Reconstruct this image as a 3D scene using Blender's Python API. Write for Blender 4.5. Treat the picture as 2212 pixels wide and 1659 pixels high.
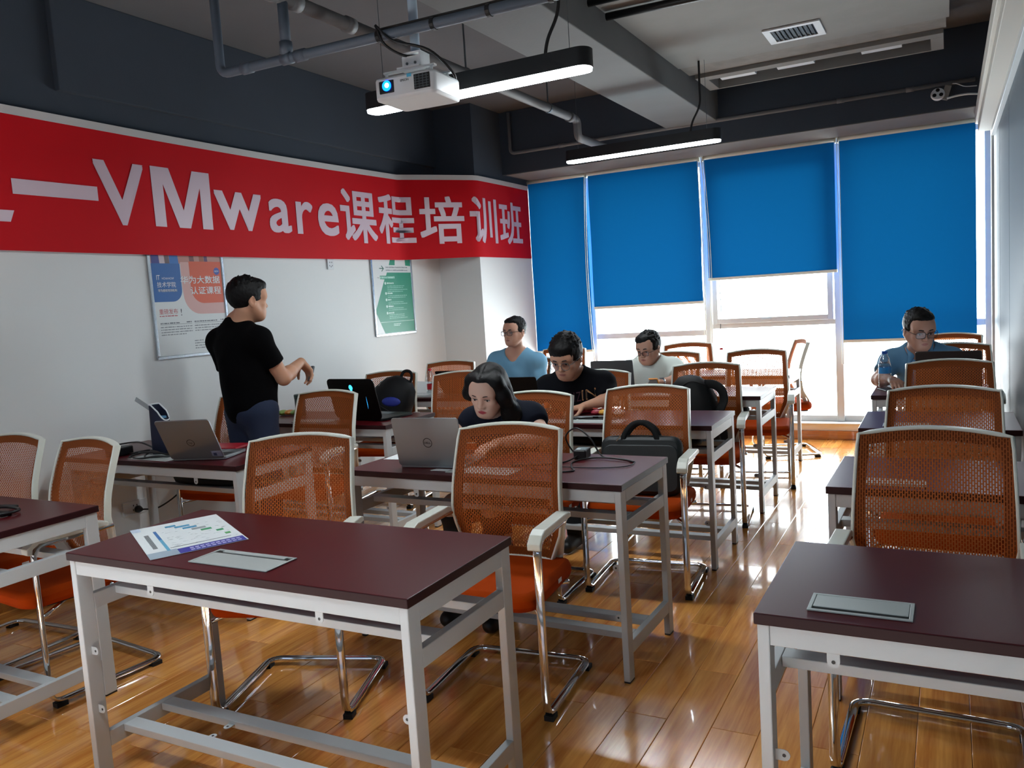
import bpy, bmesh, math, random
import numpy as np
from mathutils import Matrix, Vector
from mathutils.bvhtree import BVHTree

for _o in list(bpy.data.objects):
    bpy.data.objects.remove(_o, do_unlink=True)
SC = bpy.context.scene
COL = SC.collection
rng = random.Random(7)

# ------------------------------------------------------------------ camera
cam_data = bpy.data.cameras.new('camera')
cam = bpy.data.objects.new('camera', cam_data)
COL.objects.link(cam)
SC.camera = cam
F_PX, YAW, PITCH, ROLL, CAM_H = 1768.75, math.radians(-28.2794), math.radians(-5.697), math.radians(-3.6458), 1.4282
_f = Vector((math.sin(YAW) * math.cos(PITCH), math.cos(YAW) * math.cos(PITCH), math.sin(PITCH)))
_r = Vector((math.cos(YAW), -math.sin(YAW), 0))
_u = _r.cross(_f)
_r2 = _r * math.cos(ROLL) + _u * math.sin(ROLL)
_u2 = -_r * math.sin(ROLL) + _u * math.cos(ROLL)
cam.matrix_world = Matrix((( _r2.x, _u2.x, -_f.x, 0), (_r2.y, _u2.y, -_f.y, 0), (_r2.z, _u2.z, -_f.z, CAM_H), (0, 0, 0, 1)))
cam_data.sensor_width = 36
cam_data.lens = F_PX * 36 / 2212
cam_data.clip_start = 0.05

# ------------------------------------------------------------------ world, exposure, window portal
SKY = 6.4
world = bpy.data.worlds.new('world')
SC.world = world
world.use_nodes = True
wn = world.node_tree.nodes
wn['Background'].inputs[0].default_value = (0.90, 0.96, 1.0, 1)
wn['Background'].inputs[1].default_value = SKY
SC.view_settings.view_transform = 'Standard'
SC.view_settings.look = 'None'
SC.view_settings.exposure = 1.65
SC.view_settings.gamma = 1.0
SC.view_settings.use_curve_mapping = False
SC.cycles.transparent_max_bounces = 24
SC.cycles.max_bounces = 10
SC.cycles.diffuse_bounces = 5
SC.cycles.sample_clamp_indirect = 8.0
SC.cycles.caustics_reflective = False
SC.cycles.caustics_refractive = False
LAMP_E = 20.0

_pd = bpy.data.lights.new('window_portal', 'AREA')
_pd.shape = 'RECTANGLE'
_pd.size, _pd.size_y = 4.3, 2.6
_pd.cycles.is_portal = True
_po = bpy.data.objects.new('window_portal', _pd)
_po.location = (-1.8, 8.12, 1.4)
_po.rotation_euler = (math.radians(-90), 0, 0)
COL.objects.link(_po)

# ------------------------------------------------------------------ helpers
def lin(c):
    if isinstance(c, str):
        c = [int(c[i:i + 2], 16) / 255 for i in (0, 2, 4)]
    return tuple((x / 12.92 if x <= 0.04045 else ((x + 0.055) / 1.055) ** 2.4) for x in c) + (1,)

def V(*a):
    return Vector(a)

class MB:
    def __init__(s):
        s.v, s.f = [], []
    def add(s, vs, fs):
        n = len(s.v)
        s.v += [tuple(p) for p in vs]
        s.f += [tuple(i + n for i in q) for q in fs]
        return s
    def box(s, x0, x1, y0, y1, z0, z1, M=None):
        vs = [(x, y, z) for z in (z0, z1) for y in (y0, y1) for x in (x0, x1)]
        if M is not None:
            vs = [M @ Vector(p) for p in vs]
        return s.add(vs, [(0, 2, 3, 1), (4, 5, 7, 6), (0, 1, 5, 4), (2, 6, 7, 3), (0, 4, 6, 2), (1, 3, 7, 5)])
    def sweep(s, path, sec, up=(0, 0, 1), closed=False, scale=None):
        """sweep a closed 2-D section along a 3-D path"""
        P = [Vector(p) for p in path]
        n, m = len(P), len(sec)
        T = []
        for i in range(n):
            a = P[i - 1] if (i > 0 or closed) else P[i]
            b = P[(i + 1) % n] if (i < n - 1 or closed) else P[i]
            t = (b - a)
            T.append(t.normalized() if t.length > 1e-9 else Vector((0, 0, 1)))
        U = Vector(up)
        if abs(U.dot(T[0])) > 0.95:
            U = Vector((1, 0, 0)) if abs(T[0].x) < 0.9 else Vector((0, 1, 0))
        X = None
        vs = []
        for i in range(n):
            if X is None:
                X = T[i].cross(U).normalized()
            else:
                X = (X - T[i] * X.dot(T[i])).normalized()
            Yv = X.cross(T[i]).normalized()
            k = scale[i] if scale else 1
            # mitre: keep thickness in sharp turns
            for (a, b) in sec:
                vs.append(P[i] + X * a * k + Yv * b * k)
        fs = []
        for i in range(n if closed else n - 1):
            for j in range(m):
                a, b = i * m + j, i * m + (j + 1) % m
                c, d = ((i + 1) % n) * m + (j + 1) % m, ((i + 1) % n) * m + j
                fs.append((a, b, c, d))
        if not closed:
            fs.append(tuple(range(m - 1, -1, -1)))
            fs.append(tuple((n - 1) * m + j for j in range(m)))
        return s.add(vs, fs)
    def tube(s, path, r, n=8, **k):
        return s.sweep(path, [(r * math.cos(2 * math.pi * i / n), r * math.sin(2 * math.pi * i / n)) for i in range(n)], **k)
    def lathe(s, prof, n=16, c=(0, 0, 0), M=None):
        vs, fs = [], []
        for (r, z) in prof:
            for i in range(n):
                a = 2 * math.pi * i / n
                p = Vector((c[0] + r * math.cos(a), c[1] + r * math.sin(a), c[2] + z))
                vs.append(M @ p if M is not None else p)
        for k in range(len(prof) - 1):
            for i in range(n):
                j = (i + 1) % n
                fs.append((k * n + i, k * n + j, (k + 1) * n + j, (k + 1) * n + i))
        fs.append(tuple(range(n - 1, -1, -1)))
        fs.append(tuple((len(prof) - 1) * n + i for i in range(n)))
        return s.add(vs, fs)
    def prism(s, poly, h0, h1, M=None):
        """polygon in xy, extruded z h0..h1, then mapped by M"""
        n = len(poly)
        vs = [Vector((p[0], p[1], h)) for h in (h0, h1) for p in poly]
        if M is not None:
            vs = [M @ p for p in vs]
        fs = [tuple(range(n - 1, -1, -1)), tuple(range(n, 2 * n))]
        fs += [(i, (i + 1) % n, n + (i + 1) % n, n + i) for i in range(n)]
        return s.add(vs, fs)
    def ell(s, c, r, n=14, m=8, M=None):
        prof = []
        vs, fs = [], []
        for k in range(1, m):
            t = math.pi * k / m
            for i in range(n):
                a = 2 * math.pi * i / n
                p = Vector((r[0] * math.sin(t) * math.cos(a), r[1] * math.sin(t) * math.sin(a), -r[2] * math.cos(t)))
                p = (M @ p if M is not None else p) + Vector(c)
                vs.append(p)
        lo = Vector((0, 0, -r[2])); hi = Vector((0, 0, r[2]))
        vs.append((M @ lo if M is not None else lo) + Vector(c))
        vs.append((M @ hi if M is not None else hi) + Vector(c))
        for k in range(m - 2):
            for i in range(n):
                j = (i + 1) % n
                fs.append((k * n + i, k * n + j, (k + 1) * n + j, (k + 1) * n + i))
        L = len(vs) - 2
        for i in range(n):
            j = (i + 1) % n
            fs.append((L, j, i))
            fs.append((L + 1, (m - 2) * n + i, (m - 2) * n + j))
        return s.add(vs, fs)
    def mesh(s, name, mat=None, smooth=False):
        me = bpy.data.meshes.new(name)
        me.from_pydata(s.v, [], s.f)
        if mat is not None:
            me.materials.append(mat)
        if smooth:
            me.polygons.foreach_set('use_smooth', [True] * len(me.polygons))
        bm = bmesh.new(); bm.from_mesh(me)
        bmesh.ops.recalc_face_normals(bm, faces=bm.faces)
        bm.to_mesh(me); bm.free()
        me.update()
        return me
    def build(s, name, mat=None, parent=None, smooth=False, bevel=0, loc=None, rot=None, auto=False):
        return link(name, s.mesh(name, mat, smooth or auto), parent, bevel, loc, rot, auto)

def link(name, me, parent=None, bevel=0, loc=None, rot=None, auto=False):
    o = bpy.data.objects.new(name, me)
    COL.objects.link(o)
    if parent is not None:
        o.parent = parent
    if loc is not None:
        o.location = loc
    if rot is not None:
        o.rotation_euler = rot
    if bevel:
        m = o.modifiers.new('bevel', 'BEVEL')
        m.width = bevel; m.segments = 2; m.limit_method = 'ANGLE'; m.angle_limit = math.radians(40)
        if hasattr(m, 'harden_normals'):
            m.harden_normals = False
    if auto:
        try:
            me.set_sharp_from_angle(angle=math.radians(35))
        except Exception:
            pass
    return o

def tag(o, label, cat, group=None):
    o['label'] = label; o['category'] = cat
    if group:
        o['group'] = group
    return o

def struct(o):
    o['kind'] = 'structure'
    return o

def empty(name, loc=(0, 0, 0), rz=0.0):
    o = bpy.data.objects.new(name, None)
    o.empty_display_size = 0.1
    o.location = loc
    o.rotation_euler = (0, 0, rz)
    COL.objects.link(o)
    return o

def copy_tree(o, parent=None):
    c = o.copy()
    COL.objects.link(c)
    c.parent = parent
    for ch in list(o.children):
        copy_tree(ch, c)
    return c

def fillet(pts, r, n=5):
    P = [Vector(p) for p in pts]
    out = [P[0]]
    for i in range(1, len(P) - 1):
        a, b, c = P[i - 1], P[i], P[i + 1]
        d1, d2 = (a - b), (c - b)
        rr = min(r, d1.length * 0.49, d2.length * 0.49)
        p, q = b + d1.normalized() * rr, b + d2.normalized() * rr
        for k in range(n + 1):
            t = k / n
            out.append(p * (1 - t) ** 2 + b * 2 * t * (1 - t) + q * t * t)
    out.append(P[-1])
    return out

def smooth_path(pts, n=6):
    """Catmull-Rom through points"""
    P = [Vector(p) for p in pts]
    P = [P[0] * 2 - P[1]] + P + [P[-1] * 2 - P[-2]]
    out = []
    for i in range(1, len(P) - 2):
        for k in range(n):
            t = k / n
            a, b, c, d = P[i - 1], P[i], P[i + 1], P[i + 2]
            out.append(0.5 * ((2 * b) + (c - a) * t + (2 * a - 5 * b + 4 * c - d) * t * t + (3 * b - a - 3 * c + d) * t ** 3))
    out.append(P[-2])
    return out

def rrect(w, h, r, n=3):
    pts = []
    for cx, cy, a0 in ((w / 2 - r, h / 2 - r, 0), (-w / 2 + r, h / 2 - r, 90), (-w / 2 + r, -h / 2 + r, 180), (w / 2 - r, -h / 2 + r, 270)):
        for k in range(n + 1):
            a = math.radians(a0 + 90 * k / n)
            pts.append((cx + r * math.cos(a), cy + r * math.sin(a)))
    return pts

def text_mesh(body, bold=0.0, font_size=1.0):
    c = bpy.data.curves.new('lettering', 'FONT')
    c.body = body
    c.size = font_size
    c.offset = bold
    c.resolution_u = 4
    o = bpy.data.objects.new('lettering', c)
    COL.objects.link(o)
    bpy.context.view_layer.update()
    me = bpy.data.meshes.new_from_object(o.evaluated_get(bpy.context.evaluated_depsgraph_get()))
    bpy.data.objects.remove(o, do_unlink=True)
    bpy.data.curves.remove(c)
    return me

def text_fit(body, w, h, bold=0.0):
    """text mesh data scaled to fill w x h, origin at lower-left; returns verts, faces"""
    me = text_mesh(body, min(bold, 0.0))
    vs = [v.co.copy() for v in me.vertices]
    fs = [tuple(p.vertices) for p in me.polygons]
    bpy.data.meshes.remove(me)
    x0, x1 = min(v.x for v in vs), max(v.x for v in vs)
    y0, y1 = min(v.y for v in vs), max(v.y for v in vs)
    d = bold * min(w, h) if bold > 0 else 0.0           # heavier strokes: the outline repeated a little to each side
    vs = [(d + (v.x - x0) / max(x1 - x0, 1e-6) * (w - 2 * d), d + (v.y - y0) / max(y1 - y0, 1e-6) * (h - 2 * d), 0.0) for v in vs]
    if d:
        n = len(vs)
        base, fb = list(vs), list(fs)
        vs, fs = [], []
        for k, (ox, oy) in enumerate(((-d, -d), (d, -d), (d, d), (-d, d), (0, 0), (-d, 0), (d, 0), (0, d), (0, -d))):
            vs += [(x + ox, y + oy, 0.00012 * k) for x, y, _ in base]; fs += [tuple(i + n * k for i in f) for f in fb]
    return vs, fs

def lettering(body, w, h, M, mat, parent, name='lettering', bold=0.0):
    """flat print: text filling w x h in the xy plane of M"""
    vs, fs = text_fit(body, w, h, bold)
    b = MB(); b.add([M @ Vector((x, y, z)) for x, y, z in vs], fs)
    me = bpy.data.meshes.new(name)
    me.from_pydata(b.v, [], b.f); me.materials.append(mat)
    return link(name, me, parent)

# ------------------------------------------------------------------ materials
def nmat(name):
    m = bpy.data.materials.new(name)
    m.use_nodes = True
    nt = m.node_tree
    return m, nt, nt.nodes['Principled BSDF']

def mat(name, col, rough=0.5, metal=0.0, spec=0.5, bump=0.0, bscale=200.0, var=0.0, vscale=4.0, coat=0.0, emit=None, estr=0.0, sss=0.0, sheen=0.0):
    m, nt, b = nmat(name)
    c = lin(col)
    b.inputs['Base Color'].default_value = c
    b.inputs['Roughness'].default_value = rough
    b.inputs['Metallic'].default_value = metal
    b.inputs['Specular IOR Level'].default_value = spec
    if coat:
        b.inputs['Coat Weight'].default_value = coat
        b.inputs['Coat Roughness'].default_value = 0.08
    if sheen:
        b.inputs['Sheen Weight'].default_value = sheen
    if sss:
        b.inputs['Subsurface Weight'].default_value = sss
        b.inputs['Subsurface Radius'].default_value = (1.0, 0.4, 0.25)
        b.inputs['Subsurface Scale'].default_value = 0.008
    if emit is not None:
        b.inputs['Emission Color'].default_value = lin(emit)
        b.inputs['Emission Strength'].default_value = estr
    if var or bump:
        tc = nt.nodes.new('ShaderNodeTexCoord')
    if var:
        n = nt.nodes.new('ShaderNodeTexNoise'); n.inputs['Scale'].default_value = vscale; n.inputs['Detail'].default_value = 5
        nt.links.new(tc.outputs['Object'], n.inputs['Vector'])
        r = nt.nodes.new('ShaderNodeMapRange')
        r.inputs[3].default_value = 1 - var; r.inputs[4].default_value = 1 + var
        nt.links.new(n.outputs['Fac'], r.inputs[0])
        mx = nt.nodes.new('ShaderNodeVectorMath'); mx.operation = 'SCALE'
        mx.inputs[0].default_value = c[:3]
        nt.links.new(r.outputs[0], mx.inputs['Scale'])
        nt.links.new(mx.outputs[0], b.inputs['Base Color'])
    if bump:
        n2 = nt.nodes.new('ShaderNodeTexNoise'); n2.inputs['Scale'].default_value = bscale; n2.inputs['Detail'].default_value = 3
        nt.links.new(tc.outputs['Object'], n2.inputs['Vector'])
        bp = nt.nodes.new('ShaderNodeBump'); bp.inputs['Strength'].default_value = bump; bp.inputs['Distance'].default_value = 0.002
        nt.links.new(n2.outputs['Fac'], bp.inputs['Height'])
        nt.links.new(bp.outputs[0], b.inputs['Normal'])
    return m

def emission(name, col, s):
    m, nt, b = nmat(name)
    nt.nodes.remove(b)
    e = nt.nodes.new('ShaderNodeEmission')
    e.inputs[0].default_value = lin(col); e.inputs[1].default_value = s
    nt.links.new(e.outputs[0], nt.nodes['Material Output'].inputs[0])
    return m

def glass(name, tint=(1, 1, 1), refl=0.08, rough=0.02):
    """thin sheet glass: lets light straight through, with a little mirror"""
    m, nt, b = nmat(name)
    nt.nodes.remove(b)
    t = nt.nodes.new('ShaderNodeBsdfTransparent'); t.inputs[0].default_value = (*tint, 1)
    g = nt.nodes.new('ShaderNodeBsdfGlossy'); g.inputs['Roughness'].default_value = rough
    lw = nt.nodes.new('ShaderNodeLayerWeight'); lw.inputs[0].default_value = 0.2
    mu = nt.nodes.new('ShaderNodeMath'); mu.operation = 'MULTIPLY_ADD'; mu.inputs[1].default_value = 0.5; mu.inputs[2].default_value = refl
    nt.links.new(lw.outputs['Fresnel'], mu.inputs[0])
    mx = nt.nodes.new('ShaderNodeMixShader')
    nt.links.new(mu.outputs[0], mx.inputs[0]); nt.links.new(t.outputs[0], mx.inputs[1]); nt.links.new(g.outputs[0], mx.inputs[2])
    nt.links.new(mx.outputs[0], nt.nodes['Material Output'].inputs[0])
    return m

M = {}
M['white_wall'] = mat('white_wall_paint', 'e2e6e6', 0.75, bump=0.15, bscale=90, var=0.03, vscale=1.5)
M['dark_paint'] = mat('dark_grey_paint', '37404b', 0.9, bump=0.5, bscale=60, var=0.12, vscale=2.5)
M['ceil_paint'] = mat('grey_ceiling_paint', '5c5d5f', 0.85, bump=0.4, bscale=50, var=0.12, vscale=2.0)
M['beam_paint'] = mat('grey_beam_paint', '6a6d6e', 0.85, bump=0.4, bscale=50, var=0.14, vscale=3.0)
M['plaster'] = mat('grey_plaster', '807f7c', 0.85, bump=0.4, bscale=40, var=0.1, vscale=5)
M['old_wood'] = mat('stained_timber', '7c7873', 0.85, bump=0.5, bscale=40, var=0.3, vscale=9)
M['pipe'] = mat('blue_grey_pipe_paint', '55606d', 0.5, var=0.06, vscale=8)
M['pipe_grey'] = mat('grey_pipe_paint', '6b6c6e', 0.55, var=0.06, vscale=8)
M['alu'] = mat('aluminium_window_frame', 'c9cdcf', 0.45)
M['sill'] = mat('white_sill_stone', 'd8d8d4', 0.35, var=0.03)
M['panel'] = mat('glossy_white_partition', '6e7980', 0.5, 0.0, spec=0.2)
M['panel_edge'] = mat('partition_aluminium_edge', 'c5c8c8', 0.3, 0.4)
M['cornice'] = mat('cream_cornice_paint', 'c9c7be', 0.6)
M['ivory'] = mat('ivory_powder_coat', 'b3b9bb', 0.45, bump=0.08, bscale=400, var=0.02)
M['ivory_plastic'] = mat('ivory_plastic', 'd8dcd2', 0.38)
M['maroon'] = mat('maroon_laminate_top', '4a0810', 0.33, spec=0.28, bump=0.05, bscale=500, var=0.10, vscale=3)
M['maroon_edge'] = mat('dark_maroon_edge_band', '26050a', 0.45, spec=0.25)
M['chrome'] = mat('chrome', 'd9dcde', 0.07, 1.0)
M['black'] = mat('black_plastic', '0c0d0f', 0.4)
M['black_rubber'] = mat('black_rubber', '0d0d0d', 0.7)
M['black_cable'] = mat('black_cable', '0b0b0d', 0.45)
M['screw'] = mat('dark_screw_hole', '2a2c2d', 0.6)
M['seat'] = mat('orange_red_seat_fabric', 'a83c05', 0.9, spec=0.1, bump=0.6, bscale=700, var=0.05, vscale=30)
M['red_sheet'] = mat('red_banner_cloth', 'c80a18', 0.6, spec=0.15, bump=0.06, bscale=300, var=0.03, vscale=1.2)
M['banner_white'] = mat('white_banner_ink', 'd9c3cf', 0.32, spec=0.6)
M['hem'] = mat('white_banner_hem', 'c9c7c6', 0.6, bump=0.5, bscale=160)
M['silver'] = mat('brushed_silver', '8f9497', 0.32, 0.7)
M['grey_metal'] = mat('dark_grey_laptop_metal', '5c6468', 0.38, 0.5)
M['lap_dark'] = mat('black_laptop_shell', '030405', 0.4, spec=0.2)
M['lap_brown'] = mat('dark_brown_laptop_shell', '34302f', 0.45)
M['keys'] = mat('black_keyboard_keys', '131415', 0.5)
M['screen'] = emission('lit_laptop_screen', 'c9d6e6', 0.7)
M['paper'] = mat('white_paper', 'dfe5e6', 0.7)
M['dark_bag'] = mat('black_bag_nylon', '06080a', 0.6, spec=0.25, bump=0.3, bscale=500)
M['bag_slate'] = mat('dark_slate_bag_nylon', '11181b', 0.5, bump=0.3, bscale=500)
M['blue_patch'] = mat('royal_blue_bag_patch', '1a2c8a', 0.6)
M['alu_frame'] = mat('polished_aluminium_poster_frame', 'c9d0d6', 0.22, 0.9)
M['led'] = emission('led_diffuser', 'f4fbff', LAMP_E)
M['lamp_black'] = mat('black_lamp_housing', '15181b', 0.4)
M['plastic_white'] = mat('white_plastic', 'd8dde0', 0.4)
M['pj_white'] = mat('white_projector_shell', 'cfd3d6', 0.42)
M['glass'] = glass('window_glass', (0.97, 0.99, 0.985), 0.03)
M['lens'] = glass('spectacle_lens', (0.80, 0.78, 0.80), 0.05)
M['bottle'] = glass('clear_bottle_plastic', (0.93, 0.96, 0.97), 0.10, 0.05)
M['wood_base'] = None

def wood(name, c1, c2, gloss=0.16, axis='y', plank=True):
    m, nt, b = nmat(name)
    N, L = nt.nodes, nt.links
    tc = N.new('ShaderNodeTexCoord')
    geo = N.new('ShaderNodeNewGeometry')
    oi = N.new('ShaderNodeObjectInfo')
    mp = N.new('ShaderNodeMapping')
    sc = (16, 1.1, 16) if axis == 'y' else (1.1, 16, 16)
    mp.inputs['Scale'].default_value = sc
    L.new(geo.outputs['Position'], mp.inputs['Vector'])
    off = N.new('ShaderNodeVectorMath'); off.operation = 'ADD'
    sclr = N.new('ShaderNodeVectorMath'); sclr.operation = 'SCALE'; sclr.inputs[0].default_value = (37, 19, 53)
    L.new(oi.outputs['Random'], sclr.inputs['Scale'])
    L.new(mp.outputs[0], off.inputs[0]); L.new(sclr.outputs[0], off.inputs[1])
    n1 = N.new('ShaderNodeTexNoise'); n1.inputs['Scale'].default_value = 1.3; n1.inputs['Detail'].default_value = 6; n1.inputs['Distortion'].default_value = 0.6
    L.new(off.outputs[0], n1.inputs['Vector'])
    n2 = N.new('ShaderNodeTexNoise'); n2.inputs['Scale'].default_value = 7; n2.inputs['Detail'].default_value = 4
    L.new(off.outputs[0], n2.inputs['Vector'])
    ad = N.new('ShaderNodeMath'); ad.operation = 'MULTIPLY_ADD'; ad.inputs[1].default_value = 0.35
    L.new(n2.outputs['Fac'], ad.inputs[0]); L.new(n1.outputs['Fac'], ad.inputs[2])
    rp = N.new('ShaderNodeValToRGB')
    rp.color_ramp.elements[0].position = 0.42; rp.color_ramp.elements[0].color = lin(c1)
    rp.color_ramp.elements[1].position = 0.86; rp.color_ramp.elements[1].color = lin(c2)
    L.new(ad.outputs[0], rp.inputs[0])
    hs = N.new('ShaderNodeHueSaturation')
    mr = N.new('ShaderNodeMapRange'); mr.inputs[3].default_value = 0.82; mr.inputs[4].default_value = 1.16
    L.new(oi.outputs['Random'], mr.inputs[0]); L.new(mr.outputs[0], hs.inputs['Value'])
    L.new(rp.outputs[0], hs.inputs['Color'])
    L.new(hs.outputs[0], b.inputs['Base Color'])
    b.inputs['Roughness'].default_value = gloss
    b.inputs['Specular IOR Level'].default_value = 0.5
    b.inputs['Coat Weight'].default_value = 0.75
    b.inputs['Coat Roughness'].default_value = 0.045
    bp = N.new('ShaderNodeBump'); bp.inputs['Strength'].default_value = 0.06; bp.inputs['Distance'].default_value = 0.002
    n3 = N.new('ShaderNodeTexNoise'); n3.inputs['Scale'].default_value = 5.0
    L.new(geo.outputs['Position'], n3.inputs['Vector'])
    L.new(n3.outputs['Fac'], bp.inputs['Height']); L.new(bp.outputs[0], b.inputs['Normal'])
    return m
M['floor_wood'] = wood('orange_brown_laminate', 'bd6c2c', 'f2ad58', 0.17)
M['base_wood'] = wood('orange_wood_baseboard', '9c5c22', 'c98a40', 0.3, axis='x')

def blind_cloth():
    m, nt, b = nmat('blue_roller_blind_cloth')
    N, L = nt.nodes, nt.links
    nt.nodes.remove(b)
    d = N.new('ShaderNodeBsdfDiffuse'); d.inputs[0].default_value = lin('0f4f90')
    t = N.new('ShaderNodeBsdfTranslucent'); t.inputs[0].default_value = (0.004, 0.16, 0.42, 1)
    mx = N.new('ShaderNodeMixShader'); mx.inputs[0].default_value = 0.046
    L.new(d.outputs[0], mx.inputs[1]); L.new(t.outputs[0], mx.inputs[2])
    L.new(mx.outputs[0], N['Material Output'].inputs[0])
    return m
M['blind'] = blind_cloth()

def mesh_fabric(name, col, pitch=0.0088, tall=0.0165, bar=0.0026):
    """woven chair mesh: staggered upright slots that light passes through"""
    m, nt, b = nmat(name)
    N, L = nt.nodes, nt.links
    uv = N.new('ShaderNodeUVMap')
    mp = N.new('ShaderNodeMapping'); mp.inputs['Rotation'].default_value = (0, 0, math.radians(90))
    L.new(uv.outputs[0], mp.inputs[0])
    br = N.new('ShaderNodeTexBrick')
    br.offset = 0.5
    br.inputs['Scale'].default_value = 1.0
    br.inputs['Mortar Size'].default_value = bar / 2
    br.inputs['Mortar Smooth'].default_value = 0.0
    br.inputs['Brick Width'].default_value = tall
    br.inputs['Row Height'].default_value = pitch
    L.new(mp.outputs[0], br.inputs['Vector'])
    b.inputs['Base Color'].default_value = lin(col)
    b.inputs['Roughness'].default_value = 0.75
    tl = N.new('ShaderNodeBsdfTranslucent'); tl.inputs[0].default_value = lin(col)
    m1 = N.new('ShaderNodeMixShader'); m1.inputs[0].default_value = 0.35
    L.new(b.outputs[0], m1.inputs[1]); L.new(tl.outputs[0], m1.inputs[2])
    tr = N.new('ShaderNodeBsdfTransparent')
    m2 = N.new('ShaderNodeMixShader')
    L.new(br.outputs['Fac'], m2.inputs[0]); L.new(tr.outputs[0], m2.inputs[1]); L.new(m1.outputs[0], m2.inputs[2])
    L.new(m2.outputs[0], N['Material Output'].inputs[0])
    return m
M['mesh'] = mesh_fabric('orange_brown_mesh', 'a9581f', 0.0074, 0.0145, 0.0040)
M['mesh_border'] = mat('orange_brown_mesh_border', '83400f', 0.7, bump=0.8, bscale=900, var=0.1, vscale=300)
# ================================================================== the room
XL, XR, YB, YW, ZC = -4.34, 0.33, -2.6, 7.84, 3.28
XP, YP = -3.887, 6.75            # free corner of the pillar

# floor: a slab, with every visible plank its own piece
b = MB(); b.box(XL - 0.1, XR + 0.1, 0.9, 8.3, -0.12, -0.013)
floor = struct(b.build('floor', mat('dark_floor_underlay', '3a2a1c', 0.9)))
b = MB(); b.box(XL - 0.1, XR + 0.1, YB - 0.1, 0.47, -0.12, -0.001)
b.build('floor_section', M['floor_wood'], floor)
def plank_mesh(w, l):
    g, c, d = 0.0006, 0.0016, 0.0012
    m = MB()
    lo = [(g, g), (w - g, g), (w - g, l - g), (g, l - g)]
    hi = [(g + c, g + c), (w - g - c, g + c), (w - g - c, l - g - c), (g + c, l - g - c)]
    vs = [(x, y, -0.012) for x, y in lo] + [(x, y, -d) for x, y in lo] + [(x, y, 0) for x, y in hi]
    fs = [(0, 3, 2, 1), (8, 9, 10, 11)]
    for k in (0, 4):
        fs += [(k + i, k + (i + 1) % 4, k + 4 + (i + 1) % 4, k + 4 + i) for i in range(4)]
    m.add(vs, fs)
    return m.mesh('plank', M['floor_wood'])
_pm = {}
PW, PL = 0.15, 0.82
for i in range(-24, 10):
    x0 = -1.001 + PW * i
    xa, xb = max(x0, XL - 0.001), min(x0 + PW, XR + 0.001)
    if xb - xa < 0.01:
        continue
    y0 = 2.53 - 2 * PL if i % 2 == 0 else 2.93 - 3 * PL
    while y0 < YW:
        ya, yb = max(y0, 0.47), min(y0 + PL, YW)
        if yb - ya > 0.02:
            key = (round(xb - xa, 3), round(yb - ya, 3))
            if key not in _pm:
                _pm[key] = plank_mesh(*key)
            link('plank', _pm[key], floor, loc=(xa, ya, 0))
        y0 += PL

# ceiling slab and beams
b = MB(); b.box(XL - 0.1, XR + 0.6, YB - 0.1, 8.3, ZC, ZC + 0.12)
ceiling = struct(b.build('ceiling', M['ceil_paint']))
b = MB(); b.box(-2.185, -1.74, YB, 7.3, 2.86, ZC)
struct(b.build('ceiling_beam', M['beam_paint'], bevel=0.006))
b = MB(); b.box(XL, XR + 0.5, 7.3, 8.25, 2.68, ZC)
wb = struct(b.build('window_beam', M['dark_paint'], bevel=0.006))
b = MB(); b.box(XL + 0.5, XR, 7.302, 8.2, 2.674, 2.6795); b.build('beam_underside', M['plaster'], wb)
b = MB(); b.box(XL, -3.95, 2.97, 6.75, 2.745, ZC)
b2 = MB(); b2.box(XL - 0.01, XL + 0.04, 2.97, 6.75, 2.745, ZC)
struct(b2.build('wall_beam', M['dark_paint'], bevel=0.005))
# plaster soffit beside the beam, timber batten, slot diffuser
b = MB(); b.box(-1.738, 0.02, 1.8, 6.12, 3.05, ZC)
soffit = struct(b.build('ceiling_soffit', M['plaster'], bevel=0.004))
b = MB(); b.box(-1.735, 0.0, 6.14, 6.40, 3.06, ZC)
b.build('timber_batten', M['old_wood'], soffit)

# left wall: white to 2.6 m, dark paint above
def two_tone(name, x0, x1, y0, y1, zs=2.60):
    b = MB(); b.box(x0, x1, y0, y1, 0, zs)
    o = struct(b.build(name, M['white_wall']))
    b = MB(); b.box(x0, x1, y0, y1, zs, ZC)
    b.build('upper_paint', M['dark_paint'], o)
    return o
two_tone('wall_left', XL - 0.12, XL, YB - 0.1, 8.3)
two_tone('pillar', XL, XP, YP, 8.2)
b = MB(); b.box(XL - 0.1, XR + 0.6, YB - 0.12, YB, 0, ZC)
struct(b.build('wall_front', M['plaster']))
# glossy partition on the right, three panels with recessed joints, cornice box on top
b = MB(); b.box(XR + 0.012, XR + 0.1, YB - 0.1, 8.3, 0, ZC)
wr = struct(b.build('wall_right', M['panel_edge']))
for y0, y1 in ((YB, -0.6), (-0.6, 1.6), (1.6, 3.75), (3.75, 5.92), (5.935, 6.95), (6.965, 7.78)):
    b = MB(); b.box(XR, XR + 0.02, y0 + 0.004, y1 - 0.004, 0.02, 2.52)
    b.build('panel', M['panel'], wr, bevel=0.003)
b = MB(); b.box(XR - 0.02, XR + 0.05, 7.785, 7.86, 0.02, 2.6)
b.build('end_post', M['panel_edge'], wr, bevel=0.004)
b = MB(); b.box(0.215, XR + 0.03, YB, 7.62, 2.53, 2.62)
co = struct(b.build('cornice', M['cornice'], bevel=0.004))
b = MB(); b.box(0.195, 0.26, YB, 7.66, 2.60, 2.70)
b.build('cornice_lip', M['cornice'], co, bevel=0.004)
b = MB(); b.box(0.30, XR + 0.03, YB, 7.60, 2.485, 2.535)
b.build('cornice_step', M['panel_edge'], co, bevel=0.003)

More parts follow.
